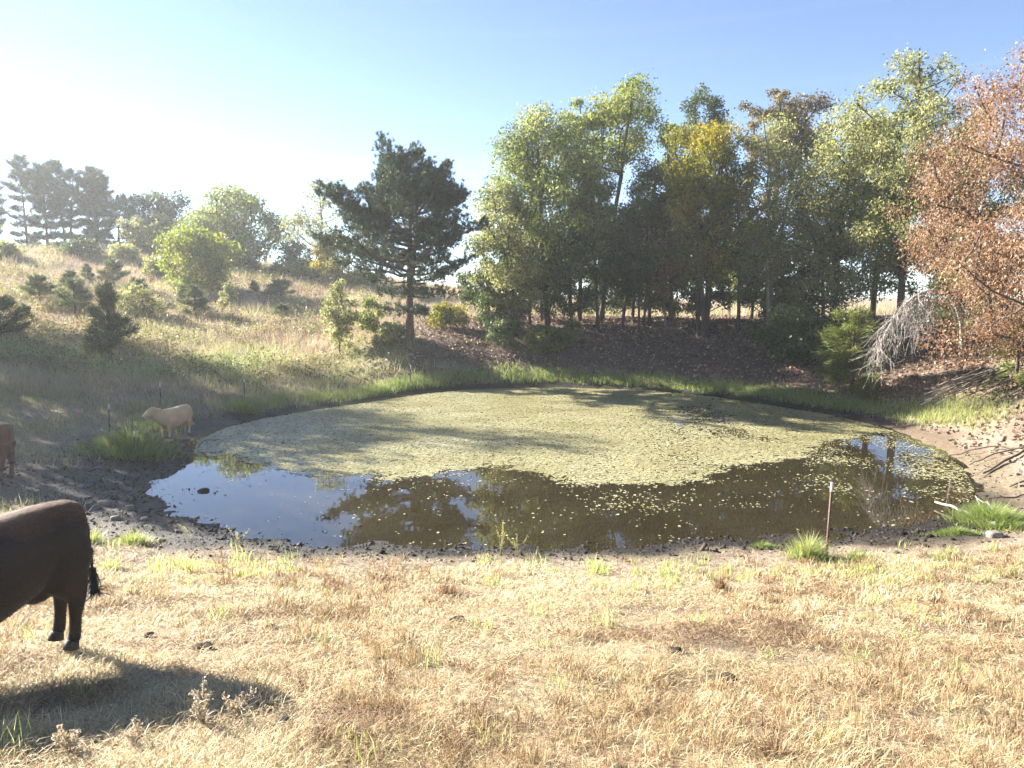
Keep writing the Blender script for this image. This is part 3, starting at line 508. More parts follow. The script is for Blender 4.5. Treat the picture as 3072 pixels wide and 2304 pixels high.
wood('thin leaved tree with pale grey twiggy stems', 13.3, 40.0, 11.2, 3.0, 2.2, TALL, G_PALE, 29, n=75, total=7956, size=.15, tr=.13, bark=m_bark_grey, stems=3, loose=.3)
wood('light green tree with wide low limbs near the fallen branches', 16.0, 38.6, 11.4, 2.0, 3.1, OVAL, G_PALE, 30, n=100, total=18720, size=.17, tr=.15, lean=(.3,-.4))
wood('tall airy pale green tree rising above the red oak', 17.6, 35.0, 13.6, 4.0, 2.3, TALL, G_PALE, 31, n=84, total=14040, size=.16, tr=.15, lean=(.1,0), loose=.25)
wood('small dark tree filling the gap right of the leaning one', 7.9, 44.4, 9.4, 2.6, 1.7, TALL, G_DARK, 32, n=50, total=8892, size=.17, tr=.11)
wood('dark understorey tree below the leaning one', 6.2, 43.4, 6.4, 1.4, 1.9, OVAL, G_DARK, 33, n=46, total=8892, size=.16, tr=.10)
wood('dark low tree under the broad oak', 3.3, 42.8, 5.6, 1.0, 2.0, OVAL, G_DARK, 34, n=46, total=8892, size=.16, tr=.10)
wood('thin reddish leaved sapling between the dark trunks', 8.6, 42.9, 7.0, 2.0, 1.2, TALL, G_RED, 35, n=34, total=2246, size=.15, tr=.06, bark=m_bark_grey, lean=(-.4,0))
wood('yellowing low tree seen through the gap beyond the wood', 14.6, 47.0, 6.0, 1.2, 2.0, ROUND, G_LIME, 36, n=44, total=6552, size=.18, tr=.09)
wood('olive tree behind the maple filling the middle of the wood', 9.6, 46.6, 11.8, 3.2, 2.0, TALL, G_OAK, 37, n=56, total=9360, size=.18, tr=.13)
wood('leafy green tree behind the light green one', 19.8, 42.4, 11.6, 2.6, 2.4, OVAL, G_OAK, 38, n=60, total=11232, size=.19, tr=.14)
wood('dense green tree behind the tall airy one', 22.5, 38.6, 10.5, 2.0, 2.5, OVAL, G_OAK, 39, n=60, total=11232, size=.19, tr=.14)
for i, (x, y, H, R, m, lab) in enumerate([(-.8,43.4,4.6,1.9,0,'low spreading dark tree between the lone pine and the oak'),(1.8,45.8,6.2,2.2,0,'dark undergrowth tree behind the broad oak'),(5.6,47.5,7.0,2.2,0,'dark undergrowth tree behind the leaning trunk'),(11.6,45.5,6.6,2.1,0,'undergrowth tree right of the maple stems'),(7.6,48.5,7.5,2.3,0,'back tree seen between the leaning trunk and the maple'),(9.2,44.6,5.2,2.0,1,'dark undergrowth tree left of the maple stems'),(14.2,43.2,6.0,2.0,1,'undergrowth tree behind the pale grey stems'),(17.6,43.6,7.0,2.3,0,'undergrowth tree behind the light green one'),(20.6,36.6,6.5,2.3,1,'undergrowth tree behind the dark cedar'),(15.5,55,9.5,2.6,0,'back row tree far behind the pale grey stems')]):
    wood(lab, x, y, H, .6 if i < 9 else 2.0, R, OVAL, [G_DARK,G_OAK][m], 160+i, n=44, total=6800, size=.19, tr=.10, lean=(.3*(-1)**i,0))
# slim bare lower trunks
for i, (x, y, H, lab) in enumerate([(1.0,44.6,8.5,'slim dark trunked tree nearest the lone pine'),(4.9,43.9,9.0,'slim dark trunked tree below the leaning tree crown'),(7.2,43.0,8.0,'pair of slim dark stems left of the maple'),(12.2,41.5,9.0,'slender brown stem between the maple and the pale stems')]):
    wood(lab, x, y, H, 3.2, 1.3, TALL, [G_DARK,G_OAK,G_DARK,G_OAK][i], 60+i, n=34, total=4200, size=.16, tr=.10, lean=(.2*(-1)**i,0), stems=1+(i == 2))
# ---- red oak at the edge of the pond
broadleaf('red_oak', 'large oak with rust red autumn leaves overhanging the bank', 'tree', 19.0, 26.2, 12.9, .25, 5.5, ([0,.1,.2,.35,.55,.8,1],[.72,.82,.78,1,.76,.52,.15]), G_RED, 41, n=270, total=125000, size=.088, rc=.68, lean=(.3,0), tr=.26, droop=.8, inner=.35, gap=1.25)
# ---- trees on the hill
HG = 'pines of the grove on the hill crest'
HP = ([0,.2,.5,.75,.9,1],[1.5,1.7,1.9,1.5,.8,.1],[1.5,1.7,1.9,1.5,.8,.1])
for i, (x, y, H, lab) in enumerate([(-57.5,86,8.4,'shortest hilltop pine, cut by the picture edge'),(-54.6,88,10.6,'tallest hilltop pine with twin tops'),(-51.8,87,9.6,'thin hilltop pine just right of the tallest'),(-49.2,86,9.6,'broad topped hilltop pine in mid grove'),(-46.8,88,9.4,'bushy hilltop pine right of mid grove'),(-44.6,84,8.6,'hilltop pine leaning at the right of the grove'),(-41.9,83,5.6,'low spreading pine at the right end of the grove'),(-56.2,84,7.0,'half bare pine standing before the tallest'),(-48.0,85,8.8,'narrow pine behind the broad topped one'),(-52.9,89,9.9,'slender pine between the tallest and mid grove'),(-45.6,86,9.0,'pine tucked behind the leaning one')]):
    pine('grove_pine', lab, x, y, H, .5+.4*(i%3), HP if i != 6 else ([0,.3,.7,1],[2.4,2.4,1.6,.4],[2.4,2.4,1.6,.4]), 70+i, .75, 4, 9, .5, .055, .16, None, (.3*(-1)**i,0), HG, .85)
broadleaf('hill_tree', 'round blue grey tree between the pine grove and the green tree', 'tree', -38.3, 84, 6.9, .6, 3.4, ROUND, G_DARK, 81, n=60, total=9000, size=.28, tr=.2, group='leafy trees on the hill')
broadleaf('hill_tree', 'big round green tree with open branches on the hill crest', 'tree', -27.2, 76, 8.3, .8, 4.3, ROUND, G_OAK, 82, n=95, total=17000, size=.26, tr=.26, stems=3, group='leafy trees on the hill')
broadleaf('hill_tree', 'lime yellow young tree on the slope in front of the green tree', 'tree', -24.6, 60.6, 4.9, .3, 2.9, ROUND, G_LIME, 83, n=80, total=12000, size=.22, tr=.10, stems=3, group='leafy trees on the hill')
broadleaf('hill_tree', 'sparse pale tree with thin leaves left of the lone pine', 'tree', -16.8, 68.5, 9.0, 1.8, 2.5, TALL, G_PALE, 84, n=60, total=4200, size=.20, tr=.14, loose=.3, bark=m_bark_grey, group='leafy trees on the hill')
broadleaf('hill_tree', 'low yellowish tree behind the lone pine on the slope', 'tree', -15.0, 66, 4.6, .5, 2.0, ROUND, G_YEL, 85, n=40, total=5000, size=.2, tr=.08, group='leafy trees on the hill')
broadleaf('hill_tree', 'small dark crest tree right of the big green one', 'tree', -21.3, 77, 3.0, .2, 1.6, ROUND, G_DARK, 86, n=30, total=3500, size=.22, tr=.08, group='leafy trees on the hill')
broadleaf('hill_tree', 'grey green bushy tree at the foot of the blue grey tree', 'tree', -36.5, 79, 4.4, .3, 2.6, ROUND, G_PALE, 87, n=46, total=6000, size=.26, tr=.1, group='leafy trees on the hill')
# trees beyond the edge of the picture whose shade falls over the cattle and the left shore
for i, (x, y, H, R) in enumerate([(-42.0,47.0,19.0,4.8),(-32.5,37.5,12.0,4.2),(-27.6,28.6,10.5,4.0),(-37.0,43.0,14.0,4.6)]):
    broadleaf('shade_tree', ['tall oak beyond the slope casting shade on the cattle','second oak casting shade on the muddy shore','lower oak casting shade on the trampled flat','oak on the upper slope casting shade downhill'][i], 'tree', x, y, H, 1.4, R, ROUND, G_OAK, 90+i, n=70, total=7600, size=.32, tr=.3, group='shade trees outside the view')
# ---- saplings and bushes
BG = 'bushes on the hillside'
def bush(label, x, y, H, R, m, seed, total=2600, size=.15, group=BG): return broadleaf('bush', label, 'bush', x, y, H, .08, R, ROUND, m, seed, n=max(14,int(R*20)), total=total, size=size, rc=max(.2,R*.32), tr=.03, group=group, stems=2, parts=('stem','foliage'))
broadleaf('sapling', 'young pale green tree on the bank left of the lone pine', 'sapling', -8.9, 39.6, 3.9, .5, .85, TALL, G_PALE, 101, n=50, total=4200, size=.13, tr=.045)
broadleaf('sapling', 'thin sapling between the young tree and the pine trunk', 'sapling', -7.3, 40.6, 2.5, .6, .8, OVAL, G_OAK, 102, n=26, total=2000, size=.14, tr=.03)
bush('low bush at the foot of the lone pine', -6.1, 39.0, 1.2, .8, G_PALE, 103)
bush('olive bush right of the lone pine trunk', -3.6, 43.4, 1.5, 1.0, G_YEL, 104)
bush('dark bush on the shaded bank below the olive tree', -.4, 40.4, 1.7, .9, G_DARK, 105)
bush('green bush on the shaded bank below the broad oak', 1.5, 40.0, 1.5, .9, G_OAK, 106)
bush('small bush on the bank below the low dark tree', 3.1, 41.2, 1.3, .8, G_OAK, 107)
bush('big dark bush hiding the bank left of the bright cedar', 13.6, 36.2, 2.6, 1.7, G_DARK, 108, 9000, .15)
bush('bright green bush beyond the pale grey stems', 16.4, 44, 2.2, 1.3, G_LIME, 109, 3500)
bush('pale leafy bush on the slope right of the big cedar', -24.0, 49.6, 2.2, 1.25, G_PALE, 110, 3600)
bush('pale leafy bush below the lime yellow tree', -19.9, 53.8, 1.7, .75, G_PALE, 111, 2000)
bush('dark low bush on the crest under the pines', -40.1, 72.5, 1.7, 1.5, G_DARK, 112, 2600, .22)
bush('pale bush on the crest left of the lime yellow tree', -35.8, 72.0, 1.6, 1.3, G_PALE, 113, 2400, .22)
bush('bush on the crest at the picture edge', -44.6, 68, 1.6, 1.3, G_PALE, 114, 2400, .22)
bush('bush below the lime tree stem on the slope', -29.9, 65.4, 1.5, 1.1, G_PALE, 115, 2200, .2)
bush('dark bush behind the sparse pale tree', -18.7, 70, 1.9, 1.6, G_DARK, 116, 2600, .22)
bush('grey green bush at the crest right of the sparse tree', -13.5, 69, 1.7, 1.5, G_PALE, 117, 2600, .22)
CM = [cedar_mesh(131, 2.6, 1.1, 8000, .20, .030), cedar_mesh(132, 2.2, 1.2, 5000, .22, .036, .8), cedar_mesh(133, 2.0, .85, 4200, .22, .036)]
CG = 'small cedars on the hillside'
for i, (x, y, s, v, lab) in enumerate([(-19.2,36.6,1.16,0,'big bushy cedar at the foot of the hill'),(-24.9,37.4,1.1,1,'dark cedar cut by the picture edge at the foot of the hill'),(-20.8,50.6,.95,2,'cedar casting a long shadow on the open slope'),(-28.0,49.5,.9,1,'cedar behind the big bushy one'),(-32.6,57.2,.9,2,'upper slope cedar, highest of three near the picture edge'),(-32.0,52.4,.85,1,'cedar at the picture edge in mid slope'),(-33.0,60.4,.75,2,'small cedar under the pine grove'),(-30.8,60.0,.85,1,'small cedar right of the one under the grove'),(-17.6,58.8,.8,1,'cedar on the slope left of the lone pine'),(-20.1,60.3,.55,2,'tiny cedar below the big green tree'),(-24.3,72.5,.6,1,'tiny cedar on the crest beside the big green tree'),(-21.4,70.4,.6,2,'tiny cedar on the crest right of the big green tree'),(-28.6,45.2,.7,2,'cedar between the picture edge and the big one'),(-15.1,50.6,.5,1,'tiny cedar in the middle of the open slope'),(-26.6,55,.7,1,'cedar below the lime yellow tree at its left'),(-23.2,54.5,.6,2,'cedar just below the lime yellow tree')]):
    cedar('cedar', lab, x, y, CM[v], (1.2,1.2,1.42) if i == 0 else (s*(1.1+.3*(i%3)), s*1.2, s*(.85+.12*(i%4))), i*1.7, CG)
r = rng(150); N = 1300; y = 32+r.random(N)**1.1*50; x = r.uniform(-.72, -.10, N)*(y+2); d, mm, bb, li = zones(x, y); k = (d > 2.5) & (li < .3) & (fbm(x*.25, y*.25, 151, 3) > -.1); x, y = x[k], y[k]; n = len(x); M = 60
i = np.repeat(np.arange(n), M); s = r.uniform(.18,.5,n)[i]; C = np.stack([x[i]+r.normal(0,1,n*M)*s, y[i]+r.normal(0,1,n*M)*s, 0*s], 1); C[:,2] = zf(C[:,0], C[:,1])+np.abs(r.normal(0,1,n*M))*s*1.1; V, Q, t = leaves(r, C, r.uniform(.07,.16,n*M), .6, .2, np.clip(r.normal(.5,.25,n)[i]+r.normal(0,.15,n*M),0,1))
m_scrub = leaf_mat("scrub_leaf", [(0,(.16,.10,.06)),(.3,(.12,.13,.06)),(.6,(.22,.23,.09)),(1,(.38,.36,.15))], .35); tag(obj("undergrowth", mesh_of("undergrowth", V, Q, tint=t, mats=[m_scrub])), "low leafy weeds scattered through the hillside grass", "undergrowth", kind='stuff')
# ---- cedars and dead wood at the right bank
CB = cedar_mesh(141, 4.6, 2.3, 20000, .24, .032, .7, .35, G_CEDARY); cedar('bank_cedar', 'bright green cedar with drooping sprays on the right bank', 13.7, 30.7, CB, .9, .4, dz=-.45)
CD = cedar_mesh(142, 5.2, 2.0, 14000, .24, .034, .6, .2, G_CEDAR); cedar('bank_cedar', 'dark cedar behind the grey dead branch', 18.3, 31.0, CD, 1.05, 1.9)
CS = cedar_mesh(143, 2.2, 1.0, 5000, .2, .03, .7, .3, G_CEDARY); cedar('bank_cedar', 'small cedar growing under the red oak leaves', 17.6, 26.6, CS, 1.0, .9)
# ================================================================= dead branches, brush, posts, stones
m_grey = rough_mat("dead_wood_grey", [(.3,(.17,.15,.13)),(.55,(.34,.31,.28)),(.75,(.48,.45,.41))], 9, 5, .9, .5, (5,5,1))
m_stick = rough_mat("dead_wood_dark", [(.3,(.045,.035,.028)),(.6,(.12,.095,.075)),(.8,(.22,.18,.15))], 9, 5, .9, .5, (5,5,1))
def twig(g, r, p, d, L_, rad, lev, grav=.25, k=5):
    """recursive dead twig"""
    n = 6; pts = [np.array(p, float)]; d = unit(np.array(d, float))
    for i in range(n-1): d = unit(d+r.normal(0,.19,3)+np.array([0,0,-grav*.12])); pts.append(pts[-1]+d*L_/(n-1))
    g.add(*tube(pts, rad*(1-.75*np.linspace(0,1,n)), k if lev else 3, False))
    if lev:
        for i in range(3+2*lev):
            j = r.integers(1, n); a = unit(pts[j]-pts[j-1]); twig(g, r, pts[j-1]+(pts[j]-pts[j-1])*r.random(), a+r.normal(0,.45,3)+np.array([0,0,-grav*.5]), L_*r.uniform(.35,.6), rad*.5, lev-1, grav, k)
r = rng(201); base = (15.5, 27.4, Z(15.5, 27.4)); root = thing('dead_branch', 'grey dead tree top arching down over the bank by the bright cedar', 'dead branch', base)
g = Geo(); f = np.linspace(0,1,9); arch = np.stack([-.2-2.5*f, .0-.5*f, 3.75+.35*np.sin(f*2.2)-2.2*f**2.2], 1); g.add(*tube(arch, .075*(1-.8*f), 7)); q5 = np.linspace(0,1,5); stem = np.stack([1.9-2.1*q5**1.6, 2.4-2.4*q5, -.1+3.85*np.sin(q5*1.571)], 1); g.add(*tube(stem, np.linspace(.10,.075,5), 7)); obj('limb', g.mesh('limb', m_grey, smooth=True), root)
g = Geo()
for i in range(90):
    q = r.uniform(.12,1); p = np.array([np.interp(q, f, arch[:,a]) for a in range(3)])+r.normal(0,.10,3); twig(g, r, p, (-.45+r.normal(0,.25), -.25+r.normal(0,.3), -.75+r.normal(0,.2)), r.uniform(1.0,2.0)*(1.15-.45*q), .016, 1, .5, 4)
tag(obj('twigs', g.mesh('twigs', m_grey), root), kind='stuff')
r = rng(202); bx, by = 16.4, 26.3; root = thing('brush_pile', 'heap of dark cut sticks under the red oak', 'brush pile', on(bx, by))
for i in range(34):
    g = Geo(); n = 6; L_ = r.uniform(1.3,2.6); ang = math.pi+.25+r.normal(0,.16); s0 = np.array([r.uniform(-.1,.5), r.uniform(-.5,.7), r.uniform(.35,1.0)]); d = np.array([math.cos(ang), math.sin(ang), -.30+r.normal(0,.06)]); t = np.linspace(0,1,n)
    pts = s0+d*L_*t[:,None]+r.normal(0,.03,(n,3)); pts[:,2] = np.maximum(pts[:,2], np.array([Z(bx+a[0], by+a[1]) for a in pts])-root.location.z+.04); g.add(*tube(pts, r.uniform(.014,.034)*(1-.6*t), 5)); obj('stick', g.mesh('stick', m_stick if i%5 else m_grey, smooth=True), root)
def fallen(name, label, cat, pts, rad, m, forks=(), k=7, seed=0):
    r = rng(seed); x0, y0 = pts[0][:2]; o = np.array(on(x0, y0)); root = thing(name, label, cat, tuple(o)); n = 9
    def line(pp, r0, r1):
        pp = np.array(pp, float); t = np.linspace(0, len(pp)-1, n); q = np.stack([np.interp(t, range(len(pp)), pp[:,a]) for a in range(3)], 1); q[1:-1] += r.normal(0,.018,(n-2,3)); q[:,2] += np.array([Z(a,b) if Z(a,b) > 0 else 0 for a,b in q[:,:2]])
        return Geo().add(*tube(q-o, np.linspace(r0, r1, n), k))
    obj('limb', line(pts, rad, rad*.45).mesh('limb', m, smooth=True), root)
    for p2 in forks: obj('branch', line(p2, rad*.6, rad*.2).mesh('branch', m, smooth=True), root)
fallen('fallen_branch', 'long dark branch lying from the bank into the pond edge', 'branch', [(15.6,20.9,.22),(14.2,20.5,.16),(13.0,20.0,.06),(12.3,19.6,.05)], .05, m_stick, [[(14.4,20.55,.18),(13.4,20.9,.10),(12.5,20.55,.06)],[(14.0,20.4,.15),(13.6,21.4,.14),(12.6,21.7,.08)]], seed=5)
fallen('fallen_branch', 'shorter dark branch below the long one at the pond edge', 'branch', [(13.6,18.6,.14),(12.8,18.2,.08),(12.0,18.05,.05)], .038, m_stick, [[(12.8,18.2,.09),(12.5,17.6,.06)]], seed=6)
fallen('fallen_branch', 'thin dark stick lying at the waterline', 'branch', [(11.9,17.2,.05),(11.3,17.25,.03),(10.9,17.35,.05)], .02, m_stick, seed=7)
fallen('driftwood_log', 'pale bleached forked log lying beside the bright weeds', 'log', [(9.75,14.95,.07),(9.75,15.6,.08),(9.72,16.3,.10),(9.55,16.85,.10)], .055, m_grey, [[(9.98,15.3,.08),(10.15,15.85,.24),(10.1,16.3,.34)],[(9.85,15.7,.10),(10.02,16.1,.30)]], seed=8)
fallen('fallen_branch', 'dark dead sticks lying on the far right waterline', 'branch', [(13.6,27.6,.1),(12.6,28.0,.12),(11.7,28.1,.06)], .03, m_stick, [[(13.0,27.8,.1),(12.2,28.6,.2)],[(12.6,28.0,.1),(12.0,27.5,.08)]], seed=9)
fallen('fallen_branch', 'pale forked twig on the bank right of the lone pine', 'branch', [(-2.6,38.6,.05),(-2.2,38.4,.35),(-1.7,38.3,.30)], .022, m_grey, [[(-2.2,38.4,.35),(-2.1,38.2,.02)]], seed=10)
# ---- steel fence posts
m_post = rough_mat("post_rust", [(.3,(.055,.032,.024)),(.6,(.12,.07,.05)),(.8,(.20,.12,.085))], 20, 5, .7, .2, spec=.4)
m_postg = rough_mat("post_dark_green", [(.3,(.03,.035,.03)),(.6,(.07,.075,.065)),(.8,(.13,.13,.115))], 20, 5, .6, .2, spec=.4)
m_white = rough_mat("white_paint", [(.3,(.55,.52,.50)),(.6,(.74,.72,.71)),(.8,(.80,.79,.78))], 14, 4, .5, .1)
def box(c, s):
    c = np.array(c); s = np.array(s)/2; V = np.array([[x,y,z] for x in (-1,1) for y in (-1,1) for z in (-1,1)])*s+c
    return V, np.array([[0,1,3,2],[4,6,7,5],[0,4,5,1],[2,3,7,6],[0,2,6,4],[1,5,7,3]])
def t_post(label, x, y, h, lean=(0,0), rz=0, m=None, w=1.0):
    root = thing('fence_post', label, 'fence post', on(x, y, -.02), rz, 'steel fence posts round the pond'); tip = .17; root.rotation_euler = (lean[1], lean[0], rz)
    for nm, z0, z1, mm in (('shaft', -.2, h-tip, m or m_post), ('painted_tip', h-tip, h, m_white)):
        g = Geo(); g.add(*box((0,0,(z0+z1)/2), (.042*w,.007*w,z1-z0))); g.add(*box((0,.019*w,(z0+z1)/2), (.007*w,.033*w,z1-z0))); p = obj(nm, g.mesh(nm, mm), root)
        if nm == 'shaft':
            st = Geo(); st.add(*box((0,-.007,0), (.014,.010,.022))); sm = st.mesh('stud', mm)
            for k in range(int((h-tip-.1)/.11)): obj('stud', sm, p, (0,0,.1+k*.11))
t_post('rust brown steel post standing in a grass clump at the near bank', 5.55, 13.05, 1.36, (.035,0), .5)
t_post('leaning steel post at the picture edge above the bright weeds', 11.3, 16.3, .95, (-.22,0), .2, m_postg, 1.3)
t_post('white tipped steel post standing in the grass left of the tan cow', -12.2, 22.9, 1.05, (.04,0), .3, m_postg)
t_post('white tipped steel post behind the tan cow', -12.75, 27.6, .92, (.0,0), .3, m_postg)
t_post('thin steel post by the shore right of the tan cow', -10.6, 30.1, .95, (.03,0), .3, m_postg)
t_post('leaning pale steel post in the mud before the grass clump', -10.05, 19.9, 1.02, (.10,0), .6, m_postg)
t_post('thin steel post in the green fringe below the lone pine', -4.7, 35.3, .95, (.02,0), .3, m_postg)
fallen('leaning_stick', 'thin dark stick leaning over the shore grass left of the pine', 'stick', [(-7.75,33.3,-.05),(-7.45,33.4,.4),(-7.15,33.5,.85)], .02, m_stick, seed=12)
fallen('bowed_twig', 'tall bowed dry stalk rising from the grass left of the tan cow', 'twig', [(-12.9,24.5,-.05),(-12.55,24.6,.75),(-12.6,24.7,1.25),(-13.0,24.8,1.55)], .014, m_grey, seed=13)
fallen('broken_stick', 'pale broken stick caught in the grass clump', 'stick', [(-11.35,20.9,.75),(-11.1,20.8,.62),(-10.9,20.75,.52)], .028, m_grey, seed=14)
fallen('water_twig', 'dark tangled twig curving out of the shallow water near the tan cow', 'twig', [(-9.6,23.0,-.03),(-9.3,22.9,.28),(-8.8,22.8,.30),(-8.5,22.7,.02)], .014, m_stick, [[(-9.5,23.0,.1),(-9.7,22.8,.42)],[(-9.3,22.9,.25),(-9.1,22.6,.1)],[(-9.6,23.0,0),(-9.4,23.2,.4)]], seed=15)
# ---- stones
m_stone = rough_mat("stone", [(.3,(.13,.115,.10)),(.55,(.24,.215,.19)),(.75,(.36,.33,.29))], 6, 7, .85, .5)
for i, (x, y, s, lab) in enumerate([(-9.0,16.5,(.17,.13,.11),'squarish pale stone in the mud, largest by the black cow'),(-8.4,16.4,(.12,.09,.06),'flat stone right of the largest one in the mud'),(-9.35,16.5,(.13,.09,.04),'low flat stone left of the largest one in the mud'),(-11.0,18.2,(.14,.10,.07),'oval pale stone near the brown cow'),(-8.2,15.4,(.12,.09,.09),'upright stone at the edge of the dark mud'),(-10.2,17.7,(.10,.08,.06),'small stone between the oval one and the squarish one'),(-7.7,15.6,(.11,.09,.06),'stone on the mud nearest the open water'),(9.2,14.15,(.17,.14,.10),'pale boulder beside the moss green grass by the log')]):
    s = tuple(.8*v for v in s); V, T = lump(rng(300+i), s, .3, 3); V = V/(np.abs(V/np.array(s))**5).sum(1)[:,None]**.2*(.9+.1*rng(350+i).random((len(V),1))); o = obj('stone', Geo().add(V, None, T).mesh('stone', m_stone, smooth=True), None, on(x, y, s[2]*.12), i*.9); tag(o, lab, 'stone', 'stones round the shore')
V, T = lump(rng(320), (.13,.10,.06), .4, 3); tag(obj('mud_lump', Geo().add(V, None, T).mesh('mud_lump', m_clod, smooth=True), None, (-7.46,18.1,.02)), 'single dark mud lump standing out of the open water', 'mud lump')
m_dung = rough_mat("dung", [(.3,(.012,.009,.007)),(.6,(.035,.024,.016)),(.8,(.07,.05,.035))], 14, 6, .85, .8)
for i, (x, y, s, lab) in enumerate([(-.65,8.55,.11,'dark dung pat on the dry grass in mid field'),(1.64,7.28,.09,'small dark dung pat right of mid field'),(1.9,6.45,.15,'largest dark dung pat on the near grass'),(2.08,6.35,.06,'crumb of dung beside the largest pat'),(-3.74,7.5,.07,'flat dung pat right of the black cow'),(-3.1,7.3,.12,'scattered dark dung on the grass beyond the cow shadow'),(-2.74,8.27,.05,'tiny dung crumb in the middle grass'),(3.2,6.4,.07,'reddish dark dung crumb at the near right'),(-1.66,5.15,.12,'dark dung clump near the tip of the cow shadow')]):
    s *= .75; V, T = lump(rng(340+i), (s,s*.8,s*.30), .8, 3); o = obj('dung_pat', Geo().add(V, None, T).mesh('dung_pat', m_dung, smooth=True), None, on(x, y, s*.28), i); tag(o, lab, 'dung', 'dung pats on the pasture')
# ---- weeds and grass clumps one can pick out
m_fresh = leaf_mat("fresh_grass", [(0,(.20,.18,.07)),(.3,(.15,.21,.05)),(.65,(.22,.30,.09)),(1,(.38,.41,.18))], .45)
def clump(label, x, y, rx, ry, h, n, m, seed, wd=.008, lean=.2, t0=.6, group='grass clumps at the shore', bend=.6):
    r = rng(seed); a = r.uniform(0,6.28,n); q = np.minimum(np.abs(r.normal(0,.55,n)), r.uniform(.9,1.25,n)); X = x+np.cos(a)*q*rx; Y = y+np.sin(a)*q*ry; z = zf(X, Y); o = np.array(on(x, y)); P = np.stack([X, Y, z-.02], 1)-o
    hh = h*np.clip(1.1-.55*q,.25,1.1)*r.uniform(.3,1.2,n); g = Geo().add(*blades(r, P, hh, wd*r.uniform(.7,1.4,n), np.clip(np.abs(r.normal(lean,.12,n))+np.minimum(q,1.5)*.18,0,1), a+r.normal(0,.7,n), bend, np.clip(r.normal(t0,.3,n),0,1)))
    return tag(obj('grass_clump', g.mesh('grass_clump', m), None, tuple(o)), label, 'grass clump', group)
clump('yellow green grass clump left of the rust brown post', 5.2, 13.0, .38, .28, .50, 1100, m_green, 401, t0=.85)
clump('lower grass clump right of the rust brown post', 5.95, 12.75, .40, .22, .26, 700, m_green, 402, t0=.75)
clump('short moss green grass hump on the mud', 4.7, 13.85, .30, .17, .15, 900, m_fresh, 403, .007, .25)
clump('long low moss green grass strip by the pale boulder', 8.6, 14.45, .75, .20, .17, 2000, m_fresh, 404, .008, .25)
clump('bright green weeds below the leaning post at the picture edge', 9.95, 15.45, .75, .95, .5, 4200, m_fresh, 405, .012, .3, .75)
clump('tall bright weeds at the corner of the near right shore', 10.9, 14.2, .8, .8, .38, 2600, m_green, 406, .012, .3, .85)
clump('large grass clump in the mud left of the tan cow', -11.0, 21.7, 1.4, 1.1, .8, 3400, m_green, 407, .015, .25, .6)
clump('light green grass tuft by the thin post right of the tan cow', -10.3, 28.9, .8, .55, .5, 1500, m_green, 408, .016, .25, .7)
clump('dark dry tussock standing out of the straw', 3.05, 10.7, .12, .10, .26, 260, m_straw, 409, .007, .15, .05)
clump('rusty dry tussock in the near right corner', 1.75, 4.75, .22, .15, .24, 360, m_straw, 410, .005, .25, .15)
clump('brown dry tussock in mid field', -1.75, 6.05, .28, .16, .16, 420, m_straw, 411, .005, .4, .1)
clump('yellow green grass clump between the mud and the black cow', -7.0, 13.75, .45, .25, .30, 700, m_green, 412, .009, .25, .85)
clump('leafy green tuft near the rump of the black cow', -7.7, 13.6, .22, .2, .36, 380, m_green, 413, .009, .2, .9)
clump('small yellow grass tuft on the dried mud', 7.3, 12.6, .22, .12, .22, 260, m_green, 414, .008, .25, .8)
m_weed = leaf_mat("dry_weed", [(0,(.26,.18,.10)),(.5,(.45,.36,.24)),(1,(.66,.58,.45))], .2)
m_weedg = leaf_mat("seed_weed", [(0,(.26,.27,.09)),(.5,(.42,.41,.17)),(1,(.58,.52,.28))], .35)
def weed(label, x, y, h, ns, m, seed, heads=True):
    r = rng(seed); root = thing('dry_weed', label, 'weed', on(x, y), 0, 'tall weeds in the near grass'); 
    for i in range(ns):
        g = Geo(); a = r.uniform(0,6.28); L_ = h*r.uniform(.55,1.0); t = np.linspace(0,1,6); lx = r.uniform(.15,.5)*L_; pts = np.stack([np.cos(a)*lx*t**1.5, np.sin(a)*lx*t**1.5, L_*t-.02], 1)+r.normal(0,.008,(6,3)); g.add(*tube(pts, .005*(1-.5*t), 5), tint=None)
        st = obj('stalk', g.mesh('stalk', m), root)
        gg = Geo()
        if heads:
            n = 40; q = .62+.38*r.random(n); C = np.stack([np.interp(q, t, pts[:,k]) for k in range(3)], 1)+r.normal(0,.010,(n,3)); gg.add(*[v for v in (lambda V,Q,tt: (V,Q,None,tt))(*leaves(r, C, r.uniform(.012,.03,n), .5, -.8, r.uniform(.5,1,n)))])
        n = 7; q = r.uniform(.1,.7,n); C = np.stack([np.interp(q, t, pts[:,k]) for k in range(3)], 1); gg.add(*blades(r, C, r.uniform(.06,.14,n), np.full(n,.006), r.uniform(.3,.9,n), None, .7, r.random(n))); obj('seed_head', gg.mesh('seed_head', m), st)
weed('pale dead weed with upright seed heads in the cow shadow', -2.22, 5.15, .36, 8, m_weed, 421); weed('dry leafy weed at the tip of the cow shadow', -2.02, 5.25, .30, 6, m_weed, 422)
weed('whitish dead weed with knobby tops in the near corner', -2.85, 4.62, .24, 7, m_weed, 423); weed('dry brown weed in the near shadow edge', -2.5, 4.75, .22, 5, m_weed, 424)
weed('tall seeding weed at the water edge in mid shore', -.2, 13.4, .62, 4, m_weedg, 425); weed('second seeding weed just right of the tall one', .1, 13.25, .50, 5, m_weedg, 426); weed('thin seeding stalks below the left open water', -5.0, 13.6, .5, 4, m_weedg, 427); weed('single tall stalk above the yellow green clump', -6.0, 13.9, .5, 2, m_weedg, 428)
